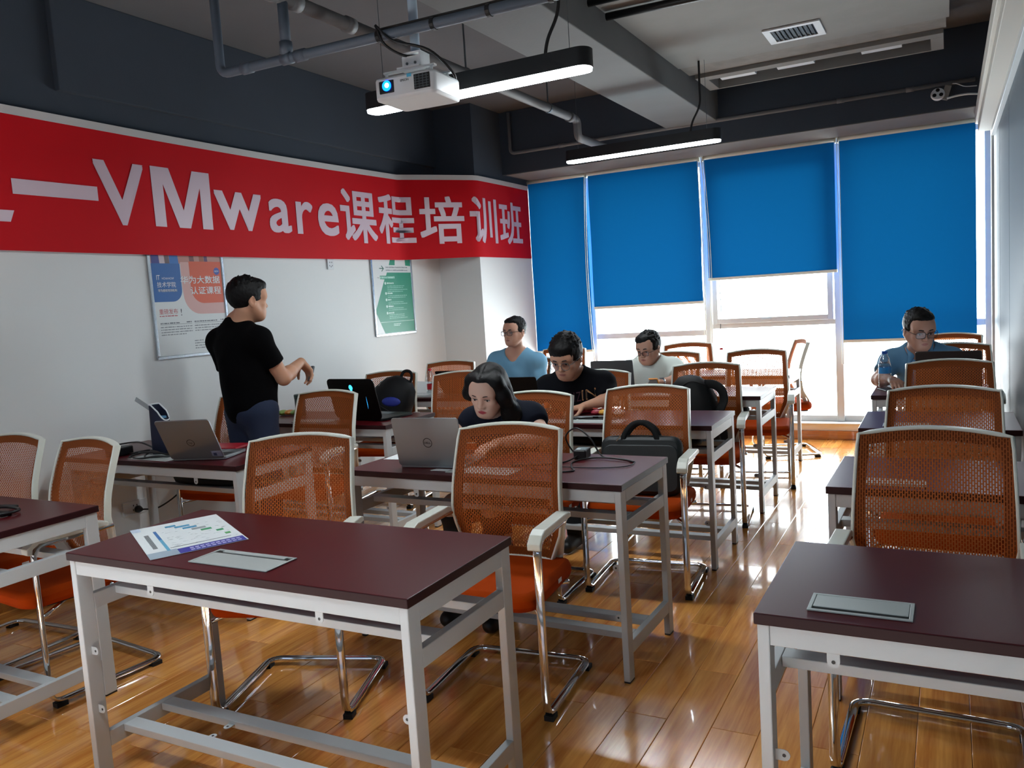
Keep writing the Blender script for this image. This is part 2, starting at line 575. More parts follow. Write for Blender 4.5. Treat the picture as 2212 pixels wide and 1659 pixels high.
# window wall: kerb, sill, wood baseboard, aluminium frames, panes
b = MB(); b.box(XP, XR + 0.1, YW + 0.012, 8.25, 0, 0.135)
struct(b.build('wall_back', M['white_wall']))
b = MB(); b.box(XP, XR, YW, 8.2, 0.135, 0.15)
struct(b.build('window_sill', M['sill'], bevel=0.004))
b = MB(); b.box(XP, XR, YW - 0.002, YW + 0.014, 0, 0.08)
struct(b.build('baseboard_back', M['base_wood'], bevel=0.003))
b = MB(); b.box(XL, XL + 0.014, YB, YP, 0, 0.08)
struct(b.build('baseboard_left', M['base_wood'], bevel=0.003))
YF0, YF1 = 7.96, 8.02
mull = [(-3.95, -3.89), (-3.29, -3.235), (-2.095, -2.028), (-0.912, -0.847), (0.27, 0.36)]
bays = [(-3.89, -3.29), (-3.235, -2.095), (-2.028, -0.912), (-0.847, 0.27)]
railz = [(0.99, 1.04), (0.985, 1.04), (1.045, 1.09), (0.985, 1.04)]
for n, ((x0, x1), (rz0, rz1)) in enumerate(zip(bays, railz), 1):
    root = struct(empty('window_%d' % n, ((x0 + x1) / 2, 7.99, 0.15)))
    ox, oz = (x0 + x1) / 2, 0.15
    def fr(name, a0, a1, z0, z1, y0=YF0, y1=YF1, m=M['alu'], bv=0.003):
        q = MB(); q.box(a0 - ox, a1 - ox, y0 - 7.99, y1 - 7.99, z0 - oz, z1 - oz)
        return q.build(name, m, root, bevel=bv)
    fr('mullion', *mull[n - 1], 0.15, 2.68, 7.94, 8.05)
    if n == 4:
        fr('mullion', *mull[4], 0.15, 2.68, 7.94, 8.05)
    fr('bottom_rail', x0, x1, 0.15, 0.205)
    fr('transom', x0, x1, rz0, rz1)
    fr('top_rail', x0, x1, 2.60, 2.68)
    fr('pane', x0, x1, 0.205, rz0, 7.988, 7.992, M['glass'], 0)
    if n == 3:                      # the opening sash
        sf = fr('sash', x0 + 0.012, x0 + 0.06, rz1, 2.55, 7.93, 7.985)
        for a in ((x1 - 0.06, x1 - 0.012, rz1, 2.55), (x0 + 0.06, x1 - 0.06, rz1 + 0.002, rz1 + 0.048), (x0 + 0.06, x1 - 0.06, 2.50, 2.55)):
            fr('sash', *a, 7.93, 7.985)
        fr('pane', x0 + 0.06, x1 - 0.06, rz1 + 0.048, 2.50, 7.955, 7.959, M['glass'], 0)
        q = MB(); q.tube([V(x0 + 0.075 - ox, -0.05, 0.85), V(x0 + 0.09 - ox, -0.04, 1.1), V(x0 + 0.075 - ox, -0.03, 1.5)], 0.004, 6)
        q.build('sash_stay', M['grey_metal'], root)
        q = MB(); q.box(-0.09, 0.0, -0.075, -0.06, rz1 + 0.02 - oz, rz1 + 0.032 - oz); q.build('sash_handle', M['alu'], root)
    else:
        fr('pane', x0, x1, rz1, 2.60, 7.988, 7.992, M['glass'], 0)

# roller blinds
def blind(x0, x1, zb, label, y=7.845):
    root = empty('roller_blind', ((x0 + x1) / 2, y, zb))
    w = (x1 - x0) / 2
    zt = 2.68 - zb
    q = MB()
    nseg = 10
    for k in range(nseg + 1):
        z = zt - 0.02 - (zt - 0.04) * k / nseg
        dy = 0.004 * math.sin(k * 0.9 + x0 * 3)
        q.v += [(-w, dy, z), (w, dy, z)]
        if k:
            q.f.append((2 * k - 2, 2 * k - 1, 2 * k + 1, 2 * k))
    q.build('cloth', M['blind'], root)
    q = MB(); q.box(-w - 0.004, w + 0.004, -0.012, 0.012, 0.0, 0.026); q.build('bottom_bar', M['ivory_plastic'], root, bevel=0.004)
    q = MB(); q.tube([V(-w - 0.008, 0.0, zt - 0.02), V(w + 0.008, 0.0, zt - 0.02)], 0.019, 12); q.build('roller', M['ivory_plastic'], root, smooth=True)
    for sx in (-1, 1):
        q = MB(); q.box(sx * (w + 0.012) - 0.005, sx * (w + 0.012) + 0.005, -0.025, 0.025, zt - 0.05, zt - 0.001); q.build('bracket', M['ivory_plastic'], root)
    return tag(root, label, 'blind', 'blue roller blinds on the window wall'), zt, w
def chain(root, w, zt, sx, length, bow):
    q = MB()
    pts = []
    for s in (0, 1):
        seg = [V(sx * (w + 0.006) + (0.012 if s else -0.006) * sx + bow * math.sin(math.pi * t) , -0.02, zt - 0.04 - length * t) for t in [k / 14 for k in range(15)]]
        pts += seg if s == 0 else seg[::-1]
    q.tube(pts, 0.0035, 6)
    q.build('bead_chain', M['ivory_plastic'], root, smooth=True)
r, zt, w = blind(-3.885, -3.236, 0.865, 'narrow blue roller blind beside the white pillar, pulled low')
chain(r, w, zt, 1, 1.95, -0.03)
r, zt, w = blind(-3.205, -2.08, 1.300, 'blue roller blind second from the pillar, half lowered over the clear rail')
chain(r, w, zt, 1, 1.85, 0.01)
r, zt, w = blind(-2.02, -0.875, 1.510, 'shortest blue roller blind, above the opening sash')
chain(r, w, zt, -1, 2.1, 0.035)
r, zt, w = blind(-0.832, 0.205, 0.880, 'wide blue roller blind nearest the right wall, behind the man in the polo shirt')
chain(r, w, zt, -1, 1.95, 0.0)

# ceiling vent
root = empty('ceiling_vent', (-0.865, 5.755, 3.05))
q = MB()
for a in ((-0.175, 0.175, -0.165, -0.125), (-0.175, 0.175, 0.125, 0.165), (-0.175, -0.13, -0.125, 0.125), (0.13, 0.175, -0.125, 0.125)):
    q.box(*a, -0.012, -0.001)
q.build('frame', M['plastic_white'], root, bevel=0.002)
q = MB(); q.box(-0.13, 0.13, -0.125, 0.125, -0.002, -0.0005); q.build('backing', M['black'], root)
for k in range(9):
    x = -0.112 + 0.028 * k
    Mt = Matrix.Translation((x, 0, -0.008)) @ Matrix.Rotation(math.radians(35), 4, 'Y')
    q = MB(); q.box(-0.008, 0.008, -0.125, 0.125, -0.001, 0.001, Mt); q.build('slat', M['grey_metal'], root)
for s in (-1, 1):
    q = MB(); q.box(-0.008, 0.008, s * 0.0 - 0.125, 0.125, -0.004, -0.002, Matrix.Translation((s * 0.0, 0, 0)) @ Matrix.Rotation(math.radians(90), 4, 'Z') @ Matrix.Scale(1, 4)); 
tag(root, 'square white louvred vent in the grey ceiling soffit', 'vent')

# slot diffuser with three pale louvre blades
root = empty('slot_diffuser', (-0.855, 6.63, 3.06))
q = MB()
for a in ((-0.84, 0.84, -0.225, -0.12), (-0.84, 0.84, 0.20, 0.225), (-0.84, -0.76, -0.12, 0.20), (0.76, 0.84, -0.12, 0.20)):
    q.box(*a, -0.03, 0.22)
q.build('frame', M['plaster'], root, bevel=0.003)
q = MB(); q.box(-0.76, 0.76, -0.12, 0.20, 0.10, 0.12); q.build('backing', M['dark_paint'], root)
for xx in (-0.55, -0.13, 0.45):
    q = MB(); q.sweep([V(xx - 0.13, -0.05, 0.0), V(xx + 0.13, -0.05, 0.0)], rrect(0.09, 0.05, 0.02), up=(0, 0, 1)); q.build('louvre_blade', M['plastic_white'], root, smooth=False)
q = MB(); q.box(0.60, 0.72, -0.08, -0.04, -0.01, 0.02); q.build('louvre_blade', M['plastic_white'], root)
tag(root, 'long slot diffuser with broken white blades under the soffit', 'vent')

# pipes
def pipe(label, pts, r, m, rings=(), hang=(), name='ceiling_pipe', rf=0.05):
    root = empty(name, pts[0])
    o = Vector(pts[0])
    q = MB(); q.tube(fillet([Vector(p) - o for p in pts], rf, 6), r, 14); q.build('pipe', m, root, smooth=True)
    for p, d in rings:
        p = Vector(p) - o; d = Vector(d).normalized()
        q = MB(); q.tube([p - d * 0.028, p + d * 0.028], r * 1.22, 14); q.build('coupling', m, root, smooth=True)
    for p in hang:
        p = Vector(p) - o
        q = MB(); q.tube([p, V(p.x, p.y, ZC - o.z)], 0.006, 6); q.build('hanger_rod', M['grey_metal'], root)
        q = MB(); q.tube([p + V(0, 0.011, 0), p - V(0, 0.011, 0)], r * 1.15, 12); q.build('clamp', M['grey_metal'], root)
    return tag(root, label, 'pipe', 'pipes under the ceiling')
pipe('blue-grey sprinkler pipe crossing above the projector', [(-3.065, 2.96, 3.27), (-3.065, 2.96, 2.6), (-0.9, 3.05, 2.6)], 0.022, M['pipe'],
     rings=[((-2.66, 2.977, 2.6), (1, 0, 0)), ((-2.9, 2.967, 2.6), (1, 0, 0)), ((-2.58, 2.98, 2.6), (1, 0, 0))])
pipe('short upright pipe joining the two sprinkler lines', [(-2.66, 2.977, 2.60), (-2.66, 2.977, 2.87)], 0.024, M['pipe'], rings=[((-2.66, 2.977, 2.645), (0, 0, 1))])
pipe('thick grey pipe running back towards the window wall', [(-2.66, 1.2, 2.87), (-2.66, 6.35, 2.87), (-2.66, 6.35, 2.73), (-2.66, 7.30, 2.73)], 0.033, M['pipe_grey'],
     rings=[((-2.66, 2.9, 2.87), (0, 1, 0)), ((-2.66, 3.06, 2.87), (0, 1, 0)), ((-2.66, 3.45, 2.87), (0, 1, 0)), ((-2.66, 6.2, 2.87), (0, 1, 0))], hang=[(-2.66, 4.6, 2.87), (-2.66, 5.8, 2.87)])
pipe('thin grey conduit along the dark beam over the window blinds', [(-3.745, 7.23, 3.25), (-3.745, 7.23, 2.862), (0.19, 7.23, 2.862)], 0.016, M['pipe_grey'],
     rings=[((-3.2, 7.23, 2.862), (1, 0, 0)), ((-2.9, 7.23, 2.862), (1, 0, 0)), ((-0.75, 7.23, 2.862), (1, 0, 0)), ((-0.25, 7.23, 2.862), (1, 0, 0))])
pipe('black conduit over the soffit beside the ceiling beam', [(-1.72, 4.35, 3.02), (-1.1, 4.38, 3.02), (-0.3, 4.40, 3.02)], 0.02, M['black'])
pipe('second black conduit over the soffit beside the ceiling beam', [(-1.72, 4.62, 3.02), (-1.1, 4.65, 3.02), (-0.3, 4.67, 3.02)], 0.022, M['black'])

# LED pendants
def pendant(cx, y, zb, label, cable=True):
    root = empty('pendant_lamp', (cx, y, zb))
    def outline(wx, wy, r, n=8):
        return rrect(wx, wy, r, n)
    q = MB(); q.prism(outline(1.2, 0.115, 0.05), 0.006, 0.085); q.build('housing', M['lamp_black'], root, auto=True)
    q = MB(); q.prism(outline(1.19, 0.105, 0.046), -0.004, 0.008); q.build('diffuser', M['led'], root, auto=True)
    for s in (-1, 1):
        q = MB(); q.tube([V(s * 0.5, 0, 0.085), V(s * 0.5, 0, ZC - zb - 0.002)], 0.0015, 5); q.build('wire', M['grey_metal'], root)
    if cable:
        top = (2.86 if cx > -2.2 and False else ZC) - zb
        q = MB(); q.tube(smooth_path([V(0.38, 0, 0.085), V(0.40, 0.0, 0.16), V(0.455, 0, 0.27), V(0.46, 0, 0.42), V(0.46, 0, top)]), 0.008, 8); q.build('power_cable', M['black_cable'], root, smooth=True)
    return tag(root, label, 'lamp', 'linear pendant lamps')
pendant(-1.948, 3.415, 2.41, 'lit black linear pendant lamp behind the projector')
pendant(-2.017, 6.0, 2.478, 'lit black linear pendant lamp near the window blinds')
pendant(-1.95, 0.75, 2.43, 'lit black linear pendant lamp above the front of the room')
pendant(-1.95, -1.7, 2.43, 'added unseen linear pendant lamp close to the projection screen, brightening the left wall')  # out of view, added to brighten the left wall

# projection screen on the wall behind the viewpoint (lit by the projector)
root = empty('projection_screen', (-2.0, YB + 0.03, 0.9))
q = MB(); q.box(-0.95, 0.95, -0.005, 0.005, 0, 1.25); q.build('screen_sheet', emission('lit_projection', 'bcd4f5', 0.8), root)
q = MB(); q.box(-1.02, 1.02, -0.025, 0.04, 1.25, 1.33); q.build('screen_case', M['plastic_white'], root)
tag(root, 'white pull-down projection screen showing a pale picture', 'screen')

# projector
root = empty('projector', (-2.02, 3.07, 2.315), math.radians(4))
q = MB(); q.prism(rrect(0.295, 0.25, 0.03, 5), 0.0, 0.095); body = q.build('body', M['pj_white'], root, bevel=0.012, auto=True)
q = MB(); q.box(-0.118, -0.045, -0.128, -0.12, 0.025, 0.078); q.build('lens_recess', M['black'], root, bevel=0.004)
q = MB(); q.lathe([(0.001, 0), (0.02, 0.0), (0.022, 0.004), (0.001, 0.006)], 16, M=Matrix.Translation((-0.078, -0.127, 0.055)) @ Matrix.Rotation(math.radians(90), 4, 'X')); q.build('lens', emission('projector_lens_glow', '0a5cff', 2.2), root, smooth=True)
q = MB(); q.lathe([(0.001, 0), (0.010, 0.0), (0.010, 0.002), (0.001, 0.003)], 14, M=Matrix.Translation((-0.075, -0.1328, 0.056)) @ Matrix.Rotation(math.radians(90), 4, 'X')); q.build('lens_core', emission('projector_lens_core', 'a8e2ff', 4), root, smooth=True)
vent = MB(); vent.box(0.052, 0.128, -0.1265, -0.122, 0.02, 0.082); vp = vent.build('vent', M['black'], root, bevel=0.003)
for k in range(4):
    q = MB(); q.box(0.06 + 0.0175 * k, 0.063 + 0.0175 * k, -0.129, -0.126, 0.024, 0.078); q.build('vent_bar', M['grey_metal'], vp)
for k in range(5):
    q = MB(); q.box(0.056, 0.124, -0.1285, -0.126, 0.028 + 0.0105 * k, 0.030 + 0.0105 * k); q.build('vent_bar', M['grey_metal'], vp)
Ml = Matrix.Translation((-0.012, -0.1262, 0.062)) @ Matrix.Rotation(math.radians(90), 4, 'X')
lettering('EPSON', 0.04, 0.009, Ml, M['screw'], root, bold=0.01)
q = MB(); q.box(0.02, 0.042, -0.1262, -0.1255, 0.076, 0.09); q.build('sticker', mat('cyan_sticker', '4fb0d8', 0.5), root)
q = MB(); q.box(-0.145, -0.125, -0.1262, -0.125, 0.04, 0.06); 
for s in (-1, 1):
    q = MB(); q.box(-0.12, 0.13, s * 0.07 - 0.012, s * 0.07 + 0.012, 0.118, 0.126); q.build('bracket_arm', M['plastic_white'], root)
    for sx in (-1, 1):
        q = MB(); q.tube([V(sx * 0.11, s * 0.07, 0.09), V(sx * 0.11, s * 0.07, 0.124)], 0.007, 8); q.build('bracket_post', M['plastic_white'], root)
q = MB(); q.box(-0.05, 0.06, -0.085, 0.085, 0.126, 0.134); q.build('bracket_plate', M['plastic_white'], root)
q = MB(); q.box(-0.045, -0.037, -0.04, 0.04, 0.134, 0.20); q.box(0.037, 0.045, -0.04, 0.04, 0.134, 0.20); q.box(-0.045, 0.045, -0.044, -0.038, 0.135, 0.185); q.box(-0.045, 0.045, -0.04, 0.04, 0.196, 0.204); q.build('yoke', M['plastic_white'], root)
for sx in (-0.02, 0.02):
    q = MB(); q.tube([V(sx, -0.0445, 0.155), V(sx, -0.047, 0.155)], 0.006, 10); q.build('bolt', M['grey_metal'], root)
q = MB(); q.tube([V(0, 0.0, 0.20), V(0, 0.0, ZC - 2.316)], 0.021, 14); q.build('pole', mat('pale_blue_grey_pole', '8fa3b3', 0.5), root, smooth=True)
for pts in ([(-0.13, -0.10, 0.42 - 0.10), (-0.10, -0.085, 0.24), (-0.03, -0.05, 0.19), (0.02, 0.02, 0.20)], [(-0.13, -0.10, 0.32), (-0.06, -0.08, 0.25), (0.08, -0.03, 0.20), (0.14, 0.06, 0.12), (0.13, 0.11, 0.085)]):
    q = MB(); q.tube(smooth_path(pts), 0.006, 6); q.build('cable', M['black_cable'], root, smooth=True)
tag(root, 'white ceiling projector with glowing blue lens on a pole mount', 'projector')
# cable ties around the sprinkler pipe
root = empty('pipe_cable', (-2.15, 2.998, 2.6))
for dx in (0.0, 0.27, 0.53, 0.8, 1.05):
    q = MB(); q.lathe([(0.0215, -0.009), (0.0265, -0.009), (0.0265, 0.009), (0.0215, 0.009)], 14, M=Matrix.Translation((dx, 0.041 * dx, 0)) @ Matrix.Rotation(math.radians(90), 4, 'Y')); q.build('tie', M['black_cable'], root)
q = MB(); q.tube([V(0, -0.0, 0.027), V(0.53, 0.022, 0.027), V(1.1, 0.045, 0.027)], 0.006, 6); q.build('cable', M['black_cable'], root)
tag(root, 'black cable strapped along the blue-grey sprinkler pipe', 'cable')

# wall-bracket lamp head and junk at the top right
root = empty('bracket_fixture', (-0.06, 7.22, 2.79))
q = MB(); q.lathe([(0.001, -0.012), (0.046, -0.012), (0.05, 0.0), (0.046, 0.014), (0.001, 0.018)], 20, M=Matrix.Rotation(math.radians(72), 4, 'X')); q.build('disc', M['plastic_white'], root, auto=True)
for k in range(3):
    a = math.radians(90 + 120 * k)
    q = MB(); q.lathe([(0.001, -0.002), (0.014, -0.002), (0.014, 0.003), (0.001, 0.003)], 12, M=Matrix.Rotation(math.radians(72), 4, 'X') @ Matrix.Translation((0.026 * math.cos(a), 0.026 * math.sin(a), 0.017))); q.build('hole', M['black'], root)
q = MB(); q.box(0.03, 0.075, 0.0, 0.03, -0.03, 0.075, Matrix.Rotation(0.3, 4, 'Y')); q.build('bracket', M['plaster'], root)
q = MB(); q.tube(smooth_path([(0.06, 0, -0.04), (0.13, 0.0, -0.03), (0.2, 0, -0.03), (0.27, 0, -0.04)]), 0.008, 6); q.build('arm', M['plastic_white'], root, smooth=True)
q = MB(); q.tube(smooth_path([(0.06, 0, 0.07), (0.12, 0.0, 0.06), (0.18, 0, 0.03), (0.26, 0, 0.02)]), 0.004, 6); q.build('wire', M['plastic_white'], root, smooth=True)
tag(root, 'white disc fixture with three holes on a bracket above the far blind', 'fixture')

# ------------------------------------------------------------------ banner
XB = XL + 0.022
PATH = [(XB, 1.2), (XB, 6.10), (XP + 0.008, YP - 0.008), (XP + 0.008, 7.812)]
SEG = []
_s = 1.2
for a, c in zip(PATH, PATH[1:]):
    l = math.dist(a, c); SEG.append((_s, _s + l, a, c)); _s += l
S_END = _s
def ban(s, z, off=0.0):
    for s0, s1, a, c in SEG:
        if s <= s1 or (s0, s1, a, c) == SEG[-1]:
            t = (s - s0) / (s1 - s0)
            dx, dy = (c[0] - a[0]) / (s1 - s0), (c[1] - a[1]) / (s1 - s0)
            nx, ny = dy, -dx
            wob = 0.006 * math.sin(s * 2.3 + z * 1.7) * math.sin(s * 5.1) * max(0, min(1, (2.62 - z) / 0.2)) + 0.006
            return Vector((a[0] + dx * (s - s0) + nx * (wob + off), a[1] + dy * (s - s0) + ny * (wob + off), z))
def top_z(s):
    return 2.585 + 0.012 * math.sin(s * 1.1)
root = empty('banner', (XB, 3.0, 1.86))
def bstrip(name, z0f, z1f, off, m, n=110, rows=8):
    q = MB()
    for i in range(n + 1):
        s = 1.2 + (S_END - 1.2) * i / n
        for k in range(rows + 1):
            q.v.append(tuple(ban(s, z0f(s) + (z1f(s) - z0f(s)) * k / rows, off) - root.location))
        if i:
            for k in range(rows):
                a = (i - 1) * (rows + 1) + k
                q.f.append((a, a + rows + 1, a + rows + 2, a + 1))
    return q.build(name, m, root, smooth=True)
zb = lambda s: 1.863 + 0.008 * math.sin(s * 0.9 + 1)
sheet = bstrip('sheet', zb, top_z, 0.0, M['red_sheet'])
bstrip('hem', lambda s: top_z(s) - 0.02, lambda s: top_z(s) + 0.025, 0.004, M['hem'], rows=2)
def bchar(ch, s0, s1, z0, z1, bold=0.03):
    vs, fs = text_fit(ch, s1 - s0, z1 - z0, bold)
    if ch == 'M':
        w, h, t = s1 - s0, z1 - z0, 0.105
        vs = [(a, c, 0.0) for a, c in [(0, 0), (t * 0.8, 0), (t * 0.8, h * 0.72), (w / 2 - t * 0.42, 0), (w / 2 + t * 0.42, 0), (w - t * 0.8, h * 0.72), (w - t * 0.8, 0), (w, 0), (w, h), (w - t * 1.3, h), (w / 2, h * 0.30), (t * 1.3, h), (0, h)]]
        fs = [(0, 1, 2, 12), (2, 11, 12), (2, 3, 10, 11), (3, 4, 10), (4, 5, 9, 10), (5, 8, 9), (5, 6, 7, 8)]
    me = bpy.data.meshes.new('character')
    # subdivide so the letters follow the cloth
    me.from_pydata(vs, [], fs)
    bm = bmesh.new(); bm.from_mesh(me)
    bmesh.ops.triangulate(bm, faces=bm.faces)
    for _ in range(2):
        es = [e for e in bm.edges if e.calc_length() > 0.07]
        if es:
            bmesh.ops.subdivide_edges(bm, edges=es, cuts=1)
    for v in bm.verts:
        p = ban(s0 + v.co.x, z0 + v.co.y, 0.0025 + v.co.z) - root.location
        v.co = p
    bm.to_mesh(me); bm.free()
    me.materials.append(M['banner_white'])
    link('character', me, root)
for ch, s0, s1, z0, z1, bd in (('V', 3.128, 3.459, 2.026, 2.394, 0.03), ('M', 3.512, 3.966, 2.032, 2.399, 0.035), ('w', 3.995, 4.427, 2.039, 2.297, 0.035), ('a', 4.496, 4.72, 2.041, 2.285, 0.035),
                           ('r', 4.778, 4.958, 2.042, 2.285, 0.035), ('e', 5.014, 5.258, 2.039, 2.293, 0.035), ('课', 5.29, 5.755, 1.997, 2.429, 0.018), ('程', 5.784, 6.25, 2.003, 2.431, 0.018),
                           ('培', 6.293, 6.736, 2.000, 2.426, 0.018), ('训', 6.795, 7.244, 2.0, 2.427, 0.018), ('班', 7.291, 7.76, 2.005, 2.421, 0.018)):
    bchar(ch, s0, s1, z0, z1, bd)
q = MB(); q.add([tuple(ban(s, z, 0.0025) - root.location) for s, z in ((2.649, 2.157), (3.14, 2.157), (3.14, 2.237), (2.649, 2.237))], [(0, 1, 2, 3)]); q.build('character', M['banner_white'], root)
q = MB(); q.add([tuple(ban(s, z, 0.0025) - root.location) for s, z in ((2.35, 2.01), (2.62, 2.01), (2.645, 2.07), (2.35, 2.07))], [(0, 1, 2, 3)]); q.build('character', M['banner_white'], root)
tag(root, 'long red banner with white lettering along the left wall and pillar', 'banner')
# ================================================================== desks
DD, DH, DT = 0.529, 0.75, 0.025
def make_desk(W, flap, tabs, name='training_desk'):
    root = empty(name)
    q = MB(); q.box(0, W, 0, DD, DH - DT, DH); tt = q.build('tabletop', M['maroon'], root, bevel=0.0025)
    tt.data.materials.append(M['maroon_edge'])
    for p_ in tt.data.polygons:
        p_.material_index = 1 if abs(p_.normal.z) < 0.5 else 0
    zt = DH - DT
    def leg(x, y):
        q = MB(); q.box(x, x + 0.025, y, y + 0.05, 0.006, zt); l = q.build('leg', M['ivory'], root, bevel=0.0025)
        q = MB(); q.box(x + 0.001, x + 0.024, y + 0.001, y + 0.049, 0.0, 0.007); q.build('foot_cap', M['black_rubber'], l)
    for x in (0.006, W - 0.031):
        for y in (0.006, DD - 0.056):
            leg(x, y)
        for z0, z1, nm in ((zt - 0.05, zt, 'side_rail'), (0.555, 0.605, 'side_rail'), (0.10, 0.15, 'side_rail')):
            q = MB(); q.box(x + 0.0005, x + 0.0245, 0.056, DD - 0.056, z0, z1); q.build(nm, M['ivory'], root, bevel=0.002)
    q = MB(); q.box(0.031, W - 0.031, 0.008, 0.031, zt - 0.045, zt - 0.0005); q.build('apron', M['ivory'], root, bevel=0.002)
    q = MB(); q.box(0.031, W - 0.031, DD - 0.034, DD - 0.012, zt - 0.045, zt - 0.0005); q.build('apron', M['ivory'], root, bevel=0.002)
    q = MB(); q.box(0.031, W - 0.031, 0.13, 0.18, 0.58, 0.605); q.build('shelf_bar', M['ivory'], root, bevel=0.002)
    q = MB(); q.box(0.031, W - 0.031, 0.36, 0.41, 0.58, 0.605); q.build('shelf_bar', M['ivory'], root, bevel=0.002)
    for y in (0.106, 0.252):
        q = MB(); q.box(0.031, W - 0.031, y, y + 0.05, 0.125, 0.15); q.build('foot_bar', M['ivory'], root, bevel=0.002)
    def ear(Mx):
        pts = [(-0.0125, 0.0), (0.0125, 0.0), (0.0125, -0.018)] + [(0.0125 * math.cos(a), -0.018 - 0.0125 * math.sin(a)) for a in [math.pi * k / 6 for k in range(1, 6)]] + [(-0.0125, -0.018)]
        q = MB(); q.prism(pts, 0, 0.002, Mx); e = q.build('mounting_ear', M['ivory'], root)
        q = MB(); q.lathe([(0.0002, 0), (0.004, 0), (0.004, 0.0006), (0.0002, 0.0006)], 10, M=Mx @ Matrix.Translation((0, -0.018, 0.0021))); q.build('hole', M['screw'], e)
    RX = Matrix.Rotation(math.radians(90), 4, 'X')
    for tx in tabs:
        ear(Matrix.Translation((tx, 0.012, zt - 0.045)) @ RX)
    for tz in (0.24, 0.43):
        ear(Matrix.Translation((0.031, 0.030, tz)) @ RX @ Matrix.Rotation(math.radians(90), 4, 'Z'))
        ear(Matrix.Translation((W - 0.031, 0.030, tz)) @ RX @ Matrix.Rotation(math.radians(-90), 4, 'Z'))
    for y, s in ((0.156, 1), (0.252, -1)):
        ear(Matrix.Translation((0.36, y, 0.137)) @ Matrix.Rotation(math.radians(180 if s > 0 else 0), 4, 'Z'))
    x0, x1, y0, y1, slot_back = flap
    fl = empty('cable_flap', (x0, y0, DH)); fl.parent = root
    w, d = x1 - x0, y1 - y0
    q = MB()
    for a in ((0, w, 0, 0.008), (0, w, d - 0.008, d), (0, 0.008, 0.008, d - 0.008), (w - 0.008, w, 0.008, d - 0.008)):
        q.box(*a, 0.0005, 0.004)
    q.build('flap_frame', M['silver_paint'], fl, bevel=0.001)
    q = MB(); q.box(0.008, w - 0.008, 0.008, d - 0.008, 0.0006, 0.001); q.build('flap_slot', M['black'], fl)
    ya, yb = (0.008, d - 0.03) if slot_back else (0.024, d - 0.008)
    q = MB(); q.box(0.009, w - 0.009, ya, yb, 0.001, 0.0035); q.build('flap_lid', M['silver_paint'], fl, bevel=0.0008)
    if slot_back:
        q = MB(); q.box(0.03, w - 0.03, d - 0.019, d - 0.008, 0.001, 0.0035); q.build('flap_lid', M['silver_paint'], fl)
    return root
M['silver_paint'] = mat('pale_silver_flap', 'b4bcba', 0.42, 0.2)
desk_wide = make_desk(1.275, (0.485, 0.785, 0.047, 0.167, True), (0.36, 0.99))
desk_small = make_desk(0.648, (0.10, 0.30, 0.047, 0.147, False), (0.155, 0.50))
_used = set()
def put(proto, x, y, deg, label, cat, group):
    o = proto if proto.name not in _used else copy_tree(proto)
    _used.add(proto.name)
    o.location = (x, y, 0); o.rotation_euler = (0, 0, math.radians(deg))
    return tag(o, label, cat, group)
GD = 'maroon-topped training desks'
for x, y, a, l in ((-2.404, 1.504, 0.34, 'maroon desk in front with the opened flyer on it'),
                   (-2.318, 2.738, -0.98, 'maroon desk carrying the silver laptop, charger and cable, before the woman'),
                   (-2.327, 4.019, 0.49, 'maroon desk of the man in the black printed shirt'),
                   (-2.313, 5.173, -0.03, 'maroon desk with the grey laptop of the man in white'),
                   (-2.337, 6.378, -0.36, 'maroon desk farthest back, next to the window wall'),
                   (-4.180, 1.443, 0.0, 'maroon desk cut by the picture edge with a coiled black cable'),
                   (-4.211, 2.692, 0.0, 'maroon desk against the left wall with the tilted silver laptop'),
                   (-4.224, 3.879, -0.43, 'maroon desk with the black gaming laptop by the left wall'),
                   (-4.235, 5.10, 0.0, 'maroon desk by the left wall under the green poster')):
    put(desk_wide, x, y, a, l, 'desk', GD)
for x, y, a, l in ((-0.368, 1.683, -0.2, 'small maroon desk at the lower right corner with a silver flap'),
                   (-0.370, 2.846, -0.49, 'small maroon desk second from the front in the right column'),
                   (-0.375, 4.033, 0.3, 'small maroon desk third from the front in the right column'),
                   (-0.411, 5.193, 0.0, 'small maroon desk of the man in the polo shirt')):
    put(desk_small, x, y, a, l, 'desk', GD)

# ================================================================== chairs
def prof(z):
    ks = [(0.44, 0.128), (0.50, 0.105), (0.57, 0.082), (0.66, 0.068), (0.75, 0.08), (0.85, 0.112), (0.97, 0.158)]
    for (a, ya), (c, yc) in zip(ks, ks[1:]):
        if z <= c:
            t = (z - a) / (c - a); t = max(0, t)
            return ya + (yc - ya) * t
    return ks[-1][1]
def hw(z):
    ks = [(0.44, 0.150), (0.50, 0.178), (0.56, 0.206), (0.62, 0.220), (0.75, 0.216), (0.945, 0.2075), (0.97, 0.207)]
    for (a, ya), (c, yc) in zip(ks, ks[1:]):
        if z <= c:
            t = max(0, (z - a) / (c - a)); return ya + (yc - ya) * t
    return ks[-1][1]
def ztop(u):
    return 0.963 - 0.02 * u * u
def back_pt(u, v, dy=0.0):
    """u -1..1 across, v 0..1 up"""
    z = 0.455 + (ztop(u) - 0.455) * v
    return Vector((u * hw(z), prof(z) + 0.022 * (1 - u * u) + dy, z))
def uv_mesh(me, uvs):
    lay = me.uv_layers.new(name='UVMap')
    for p in me.polygons:
        for li in p.loop_indices:
            lay.data[li].uv = uvs[me.loops[li].vertex_index]

